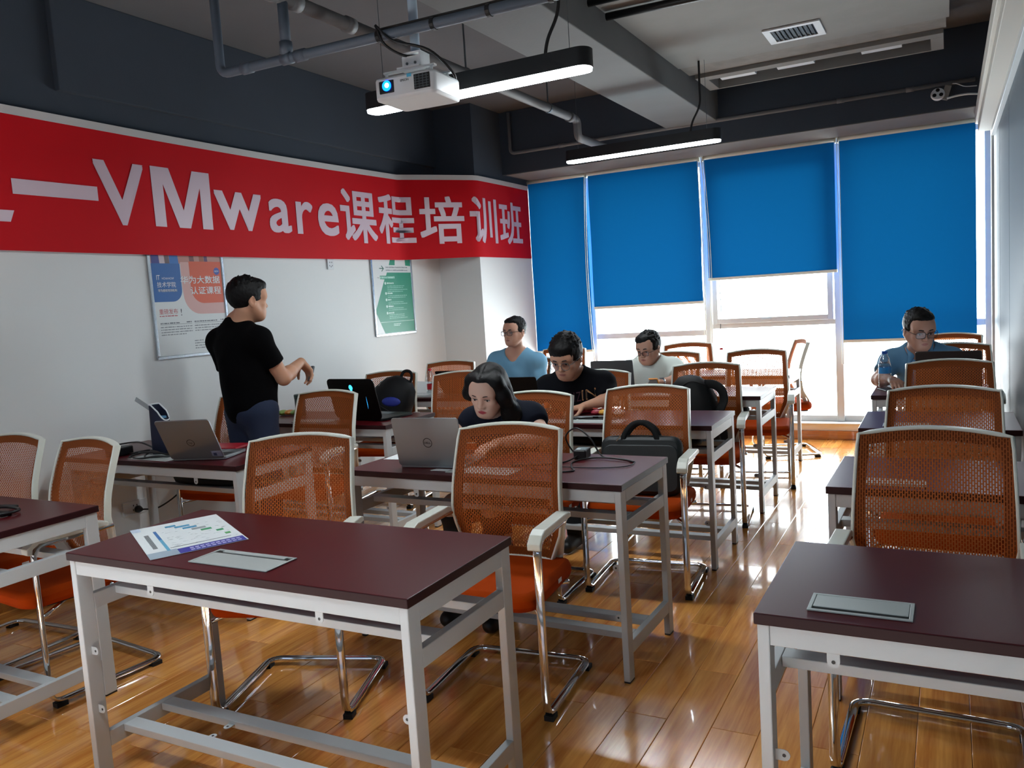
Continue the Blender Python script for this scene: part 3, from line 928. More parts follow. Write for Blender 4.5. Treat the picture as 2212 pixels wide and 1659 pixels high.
def make_chair():
    root = empty('mesh_chair')
    # mesh panel
    NU, NV = 12, 14
    q = MB(); uvs = []
    for j in range(NV + 1):
        for i in range(NU + 1):
            p = back_pt(-1 + 2 * i / NU, j / NV)
            q.v.append(tuple(p)); uvs.append((p.x, p.z))
    for j in range(NV):
        for i in range(NU):
            a = j * (NU + 1) + i
            q.f.append((a, a + 1, a + NU + 2, a + NU + 1))
    me = bpy.data.meshes.new('mesh_panel'); me.from_pydata(q.v, [], q.f); me.materials.append(M['mesh'])
    me.polygons.foreach_set('use_smooth', [True] * len(me.polygons)); uv_mesh(me, uvs)
    link('mesh_panel', me, root)
    # second layer of cloth, shifted: the back is a double mesh
    me2 = me.copy(); me2.name = 'rear_mesh'
    for v in me2.vertices:
        v.co.y += 0.014; v.co.x *= 0.985
    for d in me2.uv_layers[0].data:
        d.uv = (d.uv[0] + 0.0033, d.uv[1] + 0.006)
    # border ring
    loop = []
    for i in range(NU + 1):
        loop.append((-1 + 2 * i / NU, 0.0))
    for j in range(1, NV + 1):
        loop.append((1.0, j / NV))
    for i in range(1, NU + 1):
        loop.append((1 - 2 * i / NU, 1.0))
    for j in range(1, NV):
        loop.append((-1.0, 1 - j / NV))
    n = len(loop)
    ib = lambda u, v: (max(-0.86, min(0.86, u)), max(0.07, min(0.93, v)))
    q = MB()
    for (u, v) in loop:
        q.v.append(tuple(back_pt(u, v, 0.005)))
    for (u, v) in loop:
        q.v.append(tuple(back_pt(*ib(u, v), 0.005)))
    for (u, v) in loop:
        q.v.append(tuple(back_pt(*ib(u, v), 0.015)))
    for k in range(n):
        j = (k + 1) % n
        q.f.append((k, j, n + j, n + k)); q.f.append((n + k, n + j, 2 * n + j, 2 * n + k))
    q.build('back_border', M['mesh_border'], root, smooth=False)
    # ivory rim
    rim = [back_pt(u, v, 0.009) for u, v in loop]
    cen = Vector((0, 0.1, 0.72))
    sec = rrect(0.010, 0.030, 0.003, 1)
    q = MB()
    vs, m = [], len(sec)
    for k in range(n):
        t = (rim[(k + 1) % n] - rim[k - 1]).normalized()
        yv = Vector((0, 1, 0)); yv = (yv - t * yv.dot(t)).normalized()
        xv = yv.cross(t).normalized()
        if xv.dot(rim[k] - cen) < 0:
            xv = -xv
        for a, c in sec:
            vs.append(rim[k] + xv * (a + 0.002) + yv * c)
    fs = [(k * m + i, k * m + (i + 1) % m, ((k + 1) % n) * m + (i + 1) % m, ((k + 1) % n) * m + i) for k in range(n) for i in range(m)]
    q.add(vs, fs); q.build('back_rim', M['ivory_plastic'], root, auto=True)
    # sled frame, one bent chrome tube
    X, Yf, Yr, Zf = 0.243, -0.232, 0.232, 0.022
    pts = [(X - 0.012, 0.085, 0.634), (X, 0.02, 0.634), (X, Yf, 0.634), (X, Yf, Zf), (X, Yr, Zf), (-X, Yr, Zf), (-X, Yf, Zf), (-X, Yf, 0.634), (-X, 0.02, 0.634), (-X + 0.012, 0.085, 0.634)]
    q = MB(); q.sweep(fillet(pts, 0.055, 6), rrect(0.030, 0.015, 0.006, 2)); q.build('sled_frame', M['chrome'], root, auto=True)
    for s in (-1, 1):
        q = MB(); q.box(s * X - 0.017, s * X + 0.017, Yf + 0.012, Yf + 0.055, 0.0, 0.018); q.build('foot_pad', M['black_rubber'], root)
        q = MB(); q.box(s * X - 0.017, s * X + 0.017, Yr - 0.055, Yr - 0.012, 0.0, 0.016); q.build('foot_pad', M['black_rubber'], root)
        pl = [(0.055, 0.643), (0.055, 0.660), (0.03, 0.668), (-0.205, 0.668), (-0.235, 0.656), (-0.262, 0.632), (-0.262, 0.610), (-0.244, 0.606), (-0.24, 0.628), (-0.215, 0.643)]
        Mx = Matrix(((0, 0, 1, s * X - 0.024), (1, 0, 0, 0), (0, 1, 0, 0), (0, 0, 0, 1)))
        q = MB(); q.prism(pl, 0, 0.048, Mx); q.build('armrest', M['ivory_plastic'], root, bevel=0.004)
        q = MB(); q.sweep(fillet([V(s * 0.221, 0.088, 0.636), V(s * 0.205, 0.10, 0.555), V(s * 0.17, 0.165, 0.45), V(s * 0.15, 0.13, 0.395)], 0.03, 4), rrect(0.034, 0.014, 0.004, 1), up=(0, 1, 0)); q.build('back_strut', M['ivory_plastic'], root, auto=True)
    # seat
    q = MB(); q.prism(rrect(0.462, 0.455, 0.07, 5), 0, 0.066); seat = q.build('seat', M['seat'], root, bevel=0.022, loc=(0, -0.045, 0.388), auto=True)
    q = MB(); q.box(-0.17, 0.17, -0.17, 0.15, 0.372, 0.389); q.build('seat_pan', M['black'], root)
    for y in (-0.10, 0.08):
        q = MB(); q.tube([V(-X, Yf + 0.01 if y < 0 else 0.05, 0.36 if y < 0 else 0.40), V(-0.16, y, 0.37), V(0.16, y, 0.37), V(X, Yf + 0.01 if y < 0 else 0.05, 0.36 if y < 0 else 0.40)], 0.009, 8); q.build('seat_bar', M['chrome'], root, smooth=True)
    q = MB(); q.box(0.2312, 0.2325, -0.02, 0.012, 0.415, 0.43); q.build('care_tag', M['paper'], root)
    return root
chair0 = make_chair()
GC = 'orange mesh chairs at the desks'
def chair(mx, my, deg, label, group=GC):
    """mx,my: middle of the back's top edge"""
    a = math.radians(deg)
    x, y = mx + 0.155 * math.sin(a), my - 0.155 * math.cos(a)
    return put(chair0, x, y, deg, label, 'chair', group)
chair(-2.242, 2.394, 20, 'orange mesh chair turned aside, behind the flyer desk in front')
chair(-1.490, 2.722, 5, 'orange mesh chair with wide armrest, between the front desk and the silver laptop')
chair(-3.830, 2.210, 3, 'orange mesh chair cut off by the left picture edge')
chair(-3.225, 2.178, -6, 'orange mesh chair in front of the tilted silver laptop, its white side showing')
chair(-0.048, 2.757, -1.5, 'largest orange mesh chair at the right, behind the corner desk')
chair(-3.862, 3.690, 5, 'orange mesh chair half hidden behind the standing man')
chair(-3.337, 3.830, 4, 'orange mesh chair just before the black gaming laptop')
chair(-1.875, 3.715, 2, 'orange mesh chair of the woman leaning to her laptop')
chair(-1.352, 3.952, 5, 'orange mesh chair holding the black laptop bag')
chair(-0.024, 3.827, -3, 'orange mesh chair second from the front in the right column')
chair(-3.740, 5.030, 10, 'orange mesh chair behind the black backpack by the left wall')
chair(-3.030, 4.905, 20, 'orange mesh chair at the gaming-laptop desk, left of the woman')
chair(-1.965, 4.810, 2, 'orange mesh chair of the man in the black printed shirt')
chair(-1.372, 5.176, 7, 'orange mesh chair with a black backpack on its seat')
chair(-0.003, 5.046, 1, 'orange mesh chair third in the right column, before the man in the polo shirt')
chair(-3.755, 5.900, 15, 'orange mesh chair by the left wall behind the red-capped bottle')
chair(-3.12, 6.13, 0, 'orange mesh chair of the man in the light blue T-shirt')
chair(-1.905, 6.215, 6, 'orange mesh chair of the man in the white shirt')
chair(-1.265, 6.207, 8, 'orange mesh chair beside the man in white, alone against the bright window')
chair(0.032, 6.262, 1, 'orange mesh chair of the man in the polo shirt')
chair(-2.082, 7.256, 18, 'orange mesh chair by the window behind the man in white')
chair(-3.27, 7.18, 8, 'orange mesh chair by the narrow blind next to the pillar')
chair(0.02, 7.33, -12, 'orange mesh chair by the window at the right wall')
chair(-1.10, 7.25, -68, 'orange mesh chair turned sideways in front of the bright window')

# ================================================================== wall things
def wallM(y0, z0, x=XL):
    """local (u right along +y, v up, w out of the left wall)"""
    return Matrix(((0, 0, 1, x), (1, 0, 0, y0), (0, 1, 0, z0), (0, 0, 0, 1)))
def flat(pts, w, m, parent, Mx, name='print'):
    q = MB(); q.add([Mx @ Vector((p[0], p[1], w)) for p in pts], [tuple(range(len(pts)))])
    me = bpy.data.meshes.new(name); me.from_pydata(q.v, [], q.f); me.materials.append(m)
    return link(name, me, parent)
def rows(lines, w, m, parent, Mx, h=0.008, name='small_print', seed=1):
    """lines of illegibly small print: short dashes of ink"""
    rr = random.Random(seed); q = MB()
    for (u0, u1, v) in lines:
        u = u0
        while u < u1:
            l = rr.uniform(0.006, 0.03); e = min(u + l, u1)
            q.add([Mx @ Vector(p) for p in ((u, v, w), (e, v, w), (e, v + h * rr.uniform(0.75, 1), w), (u, v + h * rr.uniform(0.75, 1), w))], [(0, 1, 2, 3)])
            u = e + rr.uniform(0.002, 0.006)
    me = bpy.data.meshes.new(name); me.from_pydata(q.v, [], q.f); me.materials.append(m)
    return link(name, me, parent)
def poster(y0, z0, w, h, label):
    root = empty('poster', (0, 0, 0))
    Mx = wallM(y0, z0)
    q = MB(); q.box(0.012, w - 0.012, 0.012, h - 0.012, 0.001, 0.008, Mx); q.build('sheet', M['poster_paper'], root)
    for a in ((0, w, 0, 0.022), (0, w, h - 0.022, h), (0, 0.022, 0.022, h - 0.022), (w - 0.022, w, 0.022, h - 0.022)):
        q = MB(); q.box(*a, 0.0005, 0.014, Mx); q.build('frame_rail', M['alu_frame'], root, bevel=0.004)
    tag(root, label, 'poster', 'framed posters on the left wall')
    return root, Mx
M['poster_paper'] = mat('white_poster_paper', 'd7dcdc', 0.35)
def col(h, r=0.4):
    k = 'ink_' + h
    if k not in M:
        M[k] = mat('printed_ink_' + h, h, r)
    return M[k]
root, Mx = poster(3.440, 1.207, 0.60, 0.90, 'framed poster with blue and orange blocks behind the standing man')
o_ = 0.017   # poster-local shift of the measured marks
def arc(cx, cy, r, a0, a1, n=7):
    return [(cx + r * math.cos(math.radians(a0 + (a1 - a0) * k / n)), cy + r * math.sin(math.radians(a0 + (a1 - a0) * k / n))) for k in range(n + 1)]
flat([(0.025, 0.60), (0.575, 0.60), (0.575, 0.87), (0.025, 0.87)], 0.0082, col('b98478'), root, Mx)
for u0, u1, c in ((0.03, 0.09, '3c3f86'), (0.09, 0.13, 'c9b8bd'), (0.13, 0.165, '6c5a5e'), (0.165, 0.235, '2f6fb8'), (0.32, 0.36, '7a4a48'), (0.44, 0.47, '5d3b60'), (0.40, 0.44, '9c5a3e')):
    flat([(u0, 0.59), (u1, 0.59), (u1 - 0.012, 0.72), (u0 - 0.004, 0.72)], 0.0084, col(c), root, Mx)
pink = [(0.245, 0.61), (0.245, 0.44)] + arc(0.375, 0.40, 0.125, 190, 270) + [(0.575, 0.272), (0.575, 0.61)]
flat(pink, 0.0084, col('d3a6a0'), root, Mx)
blue = [(0.025, 0.60), (0.025, 0.36), (0.16, 0.36)] + arc(0.165, 0.435, 0.075, 270, 360) + [(0.24, 0.60)]
flat(blue, 0.0087, col('1d5fa5'), root, Mx)
orange = [(0.575, 0.345), (0.575, 0.615), (0.312, 0.615), (0.312, 0.44)] + arc(0.41, 0.442, 0.098, 180, 270)
flat(orange, 0.0087, col('d2552f'), root, Mx)
def pt(body, u0, u1, v0, v1, m, bold=0.0, w=0.0092):
    return lettering(body, u1 - u0, v1 - v0, Mx @ Matrix.Translation((u0, v0, w)), m, root, bold=bold)
ink_w = col('e4e6e6')
pt('华为大数据', 0.235, 0.555, 0.472, 0.522, ink_w, 0.012)
pt('认证课程', 0.305, 0.558, 0.402, 0.452, ink_w, 0.012)
pt('IT', 0.055, 0.080, 0.497, 0.527, ink_w)
pt('HCNA/HCNP', 0.095, 0.185, 0.500, 0.513, ink_w)
pt('技术学院', 0.055, 0.195, 0.450, 0.485, ink_w)
pt('华为授权培训机构', 0.058, 0.200, 0.422, 0.440, ink_w, 0.01)
pt('重磅发布', 0.050, 0.190, 0.282, 0.316, col('b8434b'))
pt('!', 0.213, 0.220, 0.270, 0.314, col('3a3e44'))
star = [(0.535 + (0.028 if k % 2 else 0.021) * math.cos(k * math.pi / 10), 0.552 + (0.028 if k % 2 else 0.021) * math.sin(k * math.pi / 10)) for k in range(20)]
flat(star, 0.0089, col('2e4fa6'), root, Mx)
pt('NEW', 0.518, 0.552, 0.546, 0.558, ink_w)
rows([(0.05, 0.19, 0.268)], 0.009, col('b8636b'), root, Mx, 0.007, seed=3)
rows([(0.05, 0.20, 0.222), (0.25, 0.29, 0.224), (0.312, 0.5, 0.224), (0.53, 0.565, 0.226)], 0.009, col('6a7076'), root, Mx, 0.008, seed=4)
for a in ((0.048, 0.292), (0.312, 0.566)):
    flat([(a[0], 0.216), (a[1], 0.216), (a[1], 0.218), (a[0], 0.218)], 0.009, col('6a7076'), root, Mx)
rows([(0.05, 0.292, 0.198), (0.05, 0.292, 0.182), (0.05, 0.292, 0.166), (0.05, 0.24, 0.150), (0.312, 0.566, 0.198), (0.312, 0.566, 0.182), (0.312, 0.52, 0.166)], 0.009, col('8a9094'), root, Mx, 0.007, seed=5)
rows([(0.30, 0.37, 0.10), (0.30, 0.40, 0.084), (0.30, 0.40, 0.068), (0.30, 0.40, 0.052)], 0.009, col('8a9094'), root, Mx, 0.007, seed=6)

root, Mx = poster(5.653, 1.203, 0.608, 0.90, 'framed green and white poster near the corner pillar')
g_ = 0.029
sh = lambda L: [(a + g_, b_ + 0.003) for a, b_ in L]
flat(sh([(0.195, 0.549), (0.18, 0.521), (0.089, 0.521), (0.089, 0.492), (0.153, 0.489), (0.006, 0.234), (0.004, 0.196), (0.105, 0.022), (0.555, 0.022), (0.555, 0.549)]), 0.0084, col('1d8a6c'), root, Mx)
flat(sh([(0.27, 0.70), (0.33, 0.70), (0.319, 0.613), (0.231, 0.613)]), 0.0084, col('1d8a6c'), root, Mx)
flat(sh([(0.474, 0.70), (0.555, 0.70), (0.555, 0.607), (0.479, 0.611)]), 0.0084, col('1d8a6c'), root, Mx)
flat(sh([(0.10, 0.70), (0.25, 0.70), (0.25, 0.76), (0.10, 0.76)]), 0.0084, col('1d8a6c'), root, Mx)
for L in ([(0.089, 0.580), (0.150, 0.580), (0.150, 0.587), (0.089, 0.587)], [(0.150, 0.587), (0.125, 0.61), (0.118, 0.606), (0.140, 0.583)], [(0.158, 0.585), (0.125, 0.556), (0.118, 0.560), (0.145, 0.585)]):
    flat(sh(L), 0.0086, col('17614f'), root, Mx)
flat(sh([(0.05, 0.505), (0.075, 0.505), (0.065, 0.515), (0.078, 0.503), (0.065, 0.492), (0.073, 0.502), (0.05, 0.502)]), 0.0086, col('4a5257'), root, Mx)
rows([(0.21, 0.54, 0.592), (0.21, 0.54, 0.566)], 0.0088, col('8e979b'), root, Mx, 0.012, seed=7)
rows([(0.12, 0.33, 0.500)], 0.0088, col('a5d5c7'), root, Mx, 0.02, seed=8)
gl = col('bfe0d6')
for k, (v, ls) in enumerate(((0.455, (0.43, 0.415, 0.398, 0.382)), (0.367, (0.345, 0.330)), (0.311, (0.289, 0.273)), (0.253, (0.236, 0.220)), (0.195, (0.178, 0.163, 0.148)))):
    flat([(0.16 + g_ + 0.013 * math.cos(a), v + 0.003 + 0.012 * math.sin(a)) for a in [2 * math.pi * i / 12 for i in range(12)]], 0.0088, gl, root, Mx)
    rows([(0.182 + g_, 0.182 + g_ + (0.10, 0.075, 0.05, 0.075, 0.075)[k], v - 0.003)], 0.0088, gl, root, Mx, 0.014, seed=20 + k)
    rows([(0.185 + g_, 0.185 + g_ + rng.uniform(0.22, 0.34), z) for z in ls], 0.0088, col('7fbfac'), root, Mx, 0.008, seed=30 + k)
flat(sh([(0.055, 0.116), (0.555, 0.116), (0.555, 0.120), (0.055, 0.120)]), 0.0088, gl, root, Mx)
rows([(0.27, 0.38, 0.095), (0.27, 0.36, 0.082)], 0.0088, gl, root, Mx, 0.008, seed=44)

def outlet(y, z, label, w=0.075, h=0.085, holes=True, extra=False):
    root = empty('wall_outlet', (XL, y, z))
    Mx = Matrix(((0, 0, 1, 0), (1, 0, 0, 0), (0, 1, 0, 0), (0, 0, 0, 1)))
    q = MB(); q.box(-w / 2, w / 2, -h / 2, h / 2, 0.0005, 0.012, Mx); q.build('plate', M['plastic_white'], root, bevel=0.003)
    for (a, c) in ((-0.012, 0.014), (0.012, 0.014), (-0.016, -0.012), (0.016, -0.012), (0, -0.02)):
        q = MB(); q.box(a - 0.003, a + 0.003, c - 0.005, c + 0.005, 0.0121, 0.0125, Mx); q.build('slot', M['black'], root)
    return tag(root, label, 'outlet'), root
outlet(5.141, 1.819, 'white wall socket under the banner between the posters')
_, r_ = outlet(3.172, 0.345, 'white double socket low on the wall with a black plug', w=0.16)
root = empty('plug', (XL + 0.012, 3.185, 0.332))
q = MB(); q.lathe([(0.002, 0.0), (0.022, 0.0), (0.022, 0.015), (0.012, 0.035), (0.006, 0.045)], 12, M=Matrix.Rotation(math.radians(90), 4, 'Y')); q.build('plug_body', M['black'], root, smooth=True)
q = MB(); q.tube(smooth_path([(0.04, 0, 0), (0.10, 0.08, 0.0), (0.2, 0.18, 0.10), (0.28, 0.22, 0.28), (0.30, 0.20, 0.36)]), 0.005, 6); q.build('cord', M['black_cable'], root, smooth=True)
tag(root, 'black power plug in the low wall socket with its cord rising', 'plug')

# ================================================================== laptops
def laptop(x, y, deg, w, d, h, lean, shell, label, z=DH, key=None, glow=True, r=0.012):
    """x,y: middle of the hinge; base reaches towards +y, lid back faces -y"""
    root = empty('laptop', (x, y, z), math.radians(deg))
    q = MB(); q.prism([(a, c + d / 2) for a, c in rrect(w, d, r, 3)], 0.002, 0.016); q.build('base', shell, root, bevel=0.002, auto=True)
    q = MB(); q.box(-w * 0.44, w * 0.44, 0.02, d * 0.58, 0.0162, 0.0168); q.build('keyboard', key or M['keys'], root)
    q = MB(); q.box(-w * 0.16, w * 0.16, d * 0.66, d * 0.94, 0.0162, 0.0166); q.build('touchpad', M['grey_metal'], root)
    Ml = Matrix.Translation((0, 0.0, 0.014)) @ Matrix.Rotation(math.radians(lean), 4, 'X') @ Matrix.Rotation(math.radians(90), 4, 'X')
    # lid local: x across, y up the lid, z towards the back (-y world)
    q = MB(); q.prism([(a, c + h / 2) for a, c in rrect(w, h, r, 3)], 0.0, 0.007, Ml); lid = q.build('lid', shell, root, bevel=0.0015, auto=True)
    if glow:
        q = MB(); q.box(-w / 2 + 0.008, w / 2 - 0.008, 0.012, h - 0.008, -0.0015, -0.0004, Ml); q.build('screen', M['screen'], root)
    tag(root, label, 'laptop')
    return root, lid, Ml
def ring(q, cx, cy, r0, r1, w, Mx, n=28, sy=1.0):
    vs, fs = [], []
    for k in range(n):
        a = 2 * math.pi * k / n
        vs += [Mx @ Vector((cx + r0 * math.cos(a), cy + sy * r0 * math.sin(a), w)), Mx @ Vector((cx + r1 * math.cos(a), cy + sy * r1 * math.sin(a), w))]
    for k in range(n):
        j = (k + 1) % n
        fs.append((2 * k, 2 * k + 1, 2 * j + 1, 2 * j))
    q.add(vs, fs)
root, lid, Ml = laptop(-1.935, 2.842, 5, 0.315, 0.225, 0.215, 12, M['silver'], 'silver laptop with a round black logo in front of the leaning woman')
q = MB(); ring(q, 0, 0.105, 0.0185, 0.0215, 0.0078, Ml); q.build('logo', M['black'], lid)
lettering('DELL', 0.030, 0.009, Ml @ Matrix.Translation((-0.015, 0.1005, 0.0079)), M['black'], lid, bold=0.02)
root, lid, Ml = laptop(-3.272, 2.775, 18, 0.285, 0.215, 0.235, 29, M['silver'], 'silver laptop tilted far open on the desk by the left wall')
q = MB(); ring(q, 0, 0.10, 0.017, 0.0205, 0.0078, Ml); q.build('logo', M['screw'], lid)
lettering('hp', 0.018, 0.017, Ml @ Matrix.Translation((-0.009, 0.090, 0.0079)), M['screw'], lid)
q = MB(); q.box(0.085, 0.14, 0.012, 0.045, 0.0072, 0.0076, Ml); q.build('sticker', col('7d7f92'), lid)
q = MB(); q.box(0.095, 0.112, 0.018, 0.034, 0.0077, 0.0079, Ml); q.build('sticker', col('2c3350'), lid)
root, lid, Ml = laptop(-3.270, 4.035, -6, 0.40, 0.29, 0.265, 14, M['lap_dark'], 'thick black gaming laptop with blue glowing marks on its lid', r=0.03)
glowb = emission('blue_lid_glow', '2f9be0', 1.2)
q = MB(); q.prism([(0.016 * math.cos(a) * (0.7 if math.sin(a) < 0 else 1), 0.205 + 0.022 * math.sin(a)) for a in [2 * math.pi * k / 16 for k in range(16)]], 0.0072, 0.0076, Ml); q.build('logo', glowb, lid)
q = MB(); q.prism([(0.105, 0.07), (0.109, 0.10), (0.111, 0.15), (0.107, 0.10)], 0.0072, 0.0076, Ml); q.build('light_strip', glowb, lid)
root, lid, Ml = laptop(-2.285, 4.265, 2, 0.35, 0.24, 0.235, 14, M['lap_dark'], 'black laptop of the man in the black printed shirt')
root, lid, Ml = laptop(-2.10, 5.42, 4, 0.31, 0.22, 0.215, 8, M['grey_metal'], 'grey laptop of the man in white')
root, lid, Ml = laptop(-0.005, 5.46, -2, 0.345, 0.235, 0.23, 16, M['lap_brown'], 'dark brown laptop of the man in the polo shirt')
root, lid, Ml = laptop(-3.30, 5.34, 6, 0.34, 0.235, 0.22, 35, M['lap_dark'], 'black laptop with thin lid edge before the man in light blue')

# ================================================================== things on the desks
def sheet(name, pts, z, m, label, cat='paper', th=0.0012, group=None):
    c = sum((Vector((p[0], p[1], 0)) for p in pts), Vector()) / len(pts)
    root_ = empty(name, (c.x, c.y, z))
    q = MB(); q.prism([(p[0] - c.x, p[1] - c.y) for p in pts], 0.0, th); o = q.build('sheet', m, root_)
    tag(root_, label, cat, group)
    return root_
# flyer on the front desk
tl, tr, br, bl = Vector((-2.413, 1.738)), Vector((-2.285, 1.988)), Vector((-1.918, 1.784)), Vector((-2.048, 1.530))
fr_ = sheet('flyer', [(p.x, p.y) for p in (bl, br, tr, tl)], DH + 0.001, M['paper'], 'large white flyer with a blue strip spread on the front desk', 'flyer')
fc = (tl + tr + br + bl) / 4
# local frame: e1 along the short top-left..bottom-left edge (length), e2 along tl->tr
L1, L2 = (bl - tl), (tr - tl)
def FM(u, v, w):
    p = tl + L1 * u + L2 * v
    return Vector((p.x - fc.x, p.y - fc.y, w))
def fq(u0, u1, v0, v1, m, w=0.0016, name='print'):
    q = MB(); q.v = [tuple(FM(u, v, w)) for u, v in ((u0, v0), (u1, v0), (u1, v1), (u0, v1))]; q.f = [(0, 1, 2, 3)]
    me = bpy.data.meshes.new(name); me.from_pydata(q.v, [], q.f); me.materials.append(m); return link(name, me, fr_)
fq(0.86, 1.0, 0.30, 1.0, col('3a3fa0'))
fq(0.84, 1.0, 0.0, 0.30, col('9fb2bf'))
fq(0.0, 0.12, 0.0, 0.10, col('c3d2e4'))
fq(0.2, 0.86, 0.205, 0.24, col('3c78b8'))
fq(0.50, 0.86, 0.205, 0.24, col('5fb0d0'), 0.0018)
for u0, v0, v1, c in ((0.10, 0.36, 0.48, '4a9ec4'), (0.17, 0.45, 0.62, '4a9ec4'), (0.25, 0.52, 0.68, '4a9ec4'), (0.33, 0.60, 0.76, '9aa3a5'), (0.41, 0.68, 0.80, '4aa878'), (0.52, 0.82, 0.90, '4aa878'), (0.66, 0.87, 0.93, '5faf6c')):
    fq(u0, u0 + 0.055, v0, v1, col(c), 0.0018)
q = MB(); rr_ = random.Random(9)
for k in range(60):
    u, v = rr_.uniform(0.15, 0.8), rr_.uniform(0.28, 0.95)
    q.add([FM(u, v, 0.0017), FM(u + 0.008, v, 0.0017), FM(u + 0.008, v + rr_.uniform(0.02, 0.07), 0.0017), FM(u, v + 0.02, 0.0017)], [(0, 1, 2, 3)])
q.build('small_print', col('a9b2b5'), fr_)
q = MB()
for r0 in (0.895, 0.945):
    v = 0.42
    while v < 0.95:
        q.add([FM(r0, v, 0.0018), FM(r0 + 0.025, v, 0.0018), FM(r0 + 0.025, v + 0.04, 0.0018), FM(r0, v + 0.04, 0.0018)], [(0, 1, 2, 3)]); v += 0.055
q.build('small_print', col('c9cdec'), fr_)
q = MB()
for k in range(26):
    u = 0.28 + 0.02 * k * 0.9
    q.add([FM(u, 0.09, 0.0018), FM(u + 0.010, 0.09, 0.0018), FM(u + 0.010, 0.14, 0.0018), FM(u, 0.14, 0.0018)], [(0, 1, 2, 3)])
q.build('small_print', col('70787c'), fr_)
fq(0.79, 0.80, 0.25, 0.9, col('4a5055'), 0.0018)

def box_thing(name, x, y, z, deg, sx, sy, sz, m, label, cat, bev=0.004, part='body'):
    root_ = empty(name, (x, y, z), math.radians(deg))
    q = MB(); q.box(-sx / 2, sx / 2, -sy / 2, sy / 2, 0.0005, sz); q.build(part, m, root_, bevel=bev)
    tag(root_, label, cat)
    return root_
# charger and its cable on the woman's desk
ch = box_thing('laptop_charger', -1.385, 3.165, DH, 8, 0.055, 0.085, 0.04, M['black'], 'black square laptop charger with a spec label on the desk', 'charger', 0.005)
q = MB(); q.box(-0.024, 0.024, -0.03, 0.03, 0.0401, 0.0404); q.build('spec_label', col('54666a'), ch)
q = MB(); q.box(-0.020, -0.002, -0.022, 0.0, 0.0405, 0.0407); q.build('spec_label', col('c9d0cf'), ch)
lettering('65W', 0.018, 0.012, Matrix.Translation((0.002, -0.016, 0.0406)), col('c9d0cf'), ch)
def cable(pts, label, r=0.0035, base=None, name='cable'):
    o = Vector(pts[0])
    root_ = empty(name, o)
    q = MB(); q.tube(smooth_path([Vector(p) - o for p in pts], 6), r, 7); q.build('cord', M['black_cable'], root_, smooth=True)
    return tag(root_, label, 'cable')
zz = DH + 0.004
cable([(-1.385, 3.13, zz + 0.012), (-1.42, 3.04, zz), (-1.52, 2.97, zz), (-1.62, 2.95, zz)], 'thin lead from the charger towards the silver laptop')
cable([(-1.40, 3.21, zz + 0.012), (-1.46, 3.25, zz), (-1.49, 3.235, zz + 0.07), (-1.43, 3.215, zz + 0.115), (-1.36, 3.20, zz + 0.075), (-1.30, 3.185, zz), (-1.20, 3.15, zz), (-1.13, 3.10, zz), (-1.18, 3.12, zz + 0.004), (-1.31, 3.14, zz + 0.004), (-1.38, 3.06, zz), (-1.34, 2.95, zz), (-1.31, 2.90, zz), (-1.36, 2.87, zz), (-1.5, 2.90, zz)], 'looped black cable standing up beside the charger')
cable([(-1.125, 3.10, zz), (-1.13, 3.02, zz), (-1.22, 2.97, zz), (-1.36, 2.96, zz), (-1.42, 2.955, zz)], 'thin black wire lying across the desk right of the charger', 0.002)
sheet('paper_slip', [(-1.92, 2.80), (-1.72, 2.80), (-1.73, 2.835), (-1.91, 2.835)], DH + 0.0005, M['paper'], 'narrow paper slip under the edge of the round-logo laptop')
pp = sheet('leaflet', [(-2.29, 2.97), (-2.06, 2.99), (-2.09, 3.19), (-2.30, 3.15)], DH + 0.0005, M['paper'], 'white and blue leaflet behind the round-logo laptop')
q = MB(); q.box(-0.06, 0.03, -0.02, 0.03, 0.0015, 0.002); q.build('print', col('5fa9cc'), pp)

# desk by the left wall
hb = empty('file_holder', (-3.665, 2.885, DH + 0.002), math.radians(12))
q = MB()
secs = [(0.0, 1.0), (0.12, 1.0), (0.2, 0.98), (0.262, 0.95)]
poly = rrect(0.10, 0.075, 0.028, 4)
n = len(poly)
vs, fs = [], []
for z_, k_ in ((0.0, 1.0), (0.10, 0.98), (0.19, 0.93), (0.262, 0.90)):
    for a, c in poly:
        top = z_
        if z_ > 0.25:
            top = z_ - 0.085 * max(0, a / 0.05)      # opening cut down towards one side
        vs.append((a * k_, c * k_, top))
for r_i in range(3):
    for i in range(n):
        j = (i + 1) % n
        fs.append((r_i * n + i, r_i * n + j, (r_i + 1) * n + j, (r_i + 1) * n + i))
fs.append(tuple(range(n - 1, -1, -1)))
q.add(vs, fs)
q.build('shell', mat('dark_navy_fabric', '0d1530', 0.7, bump=0.3, bscale=300), hb, smooth=True)
q = MB(); q.tube([Vector(v) for v in vs[3 * n:]], 0.004, 6, closed=True); q.build('white_rim', M['plastic_white'], hb, smooth=True)
q = MB(); q.box(-0.03, 0.03, -0.022, 0.022, 0.05, 0.20); q.build('inner_card', col('4d84a8'), hb, bevel=0.006)
q = MB(); q.box(-0.012, 0.012, -0.001, 0.001, 0.0, 0.11, Matrix.Translation((-0.045, 0, 0.235)) @ Matrix.Rotation(math.radians(-58), 4, 'Y')); q.build('ruler', col('9aa3a6'), hb)
tag(hb, 'tall dark navy holder with white rim and a ruler, beside the tilted laptop', 'holder')
box_thing('power_brick', -3.90, 2.80, DH, 5, 0.075, 0.12, 0.045, M['black'], 'black power brick at the far left of the tilted-laptop desk', 'charger', 0.006)
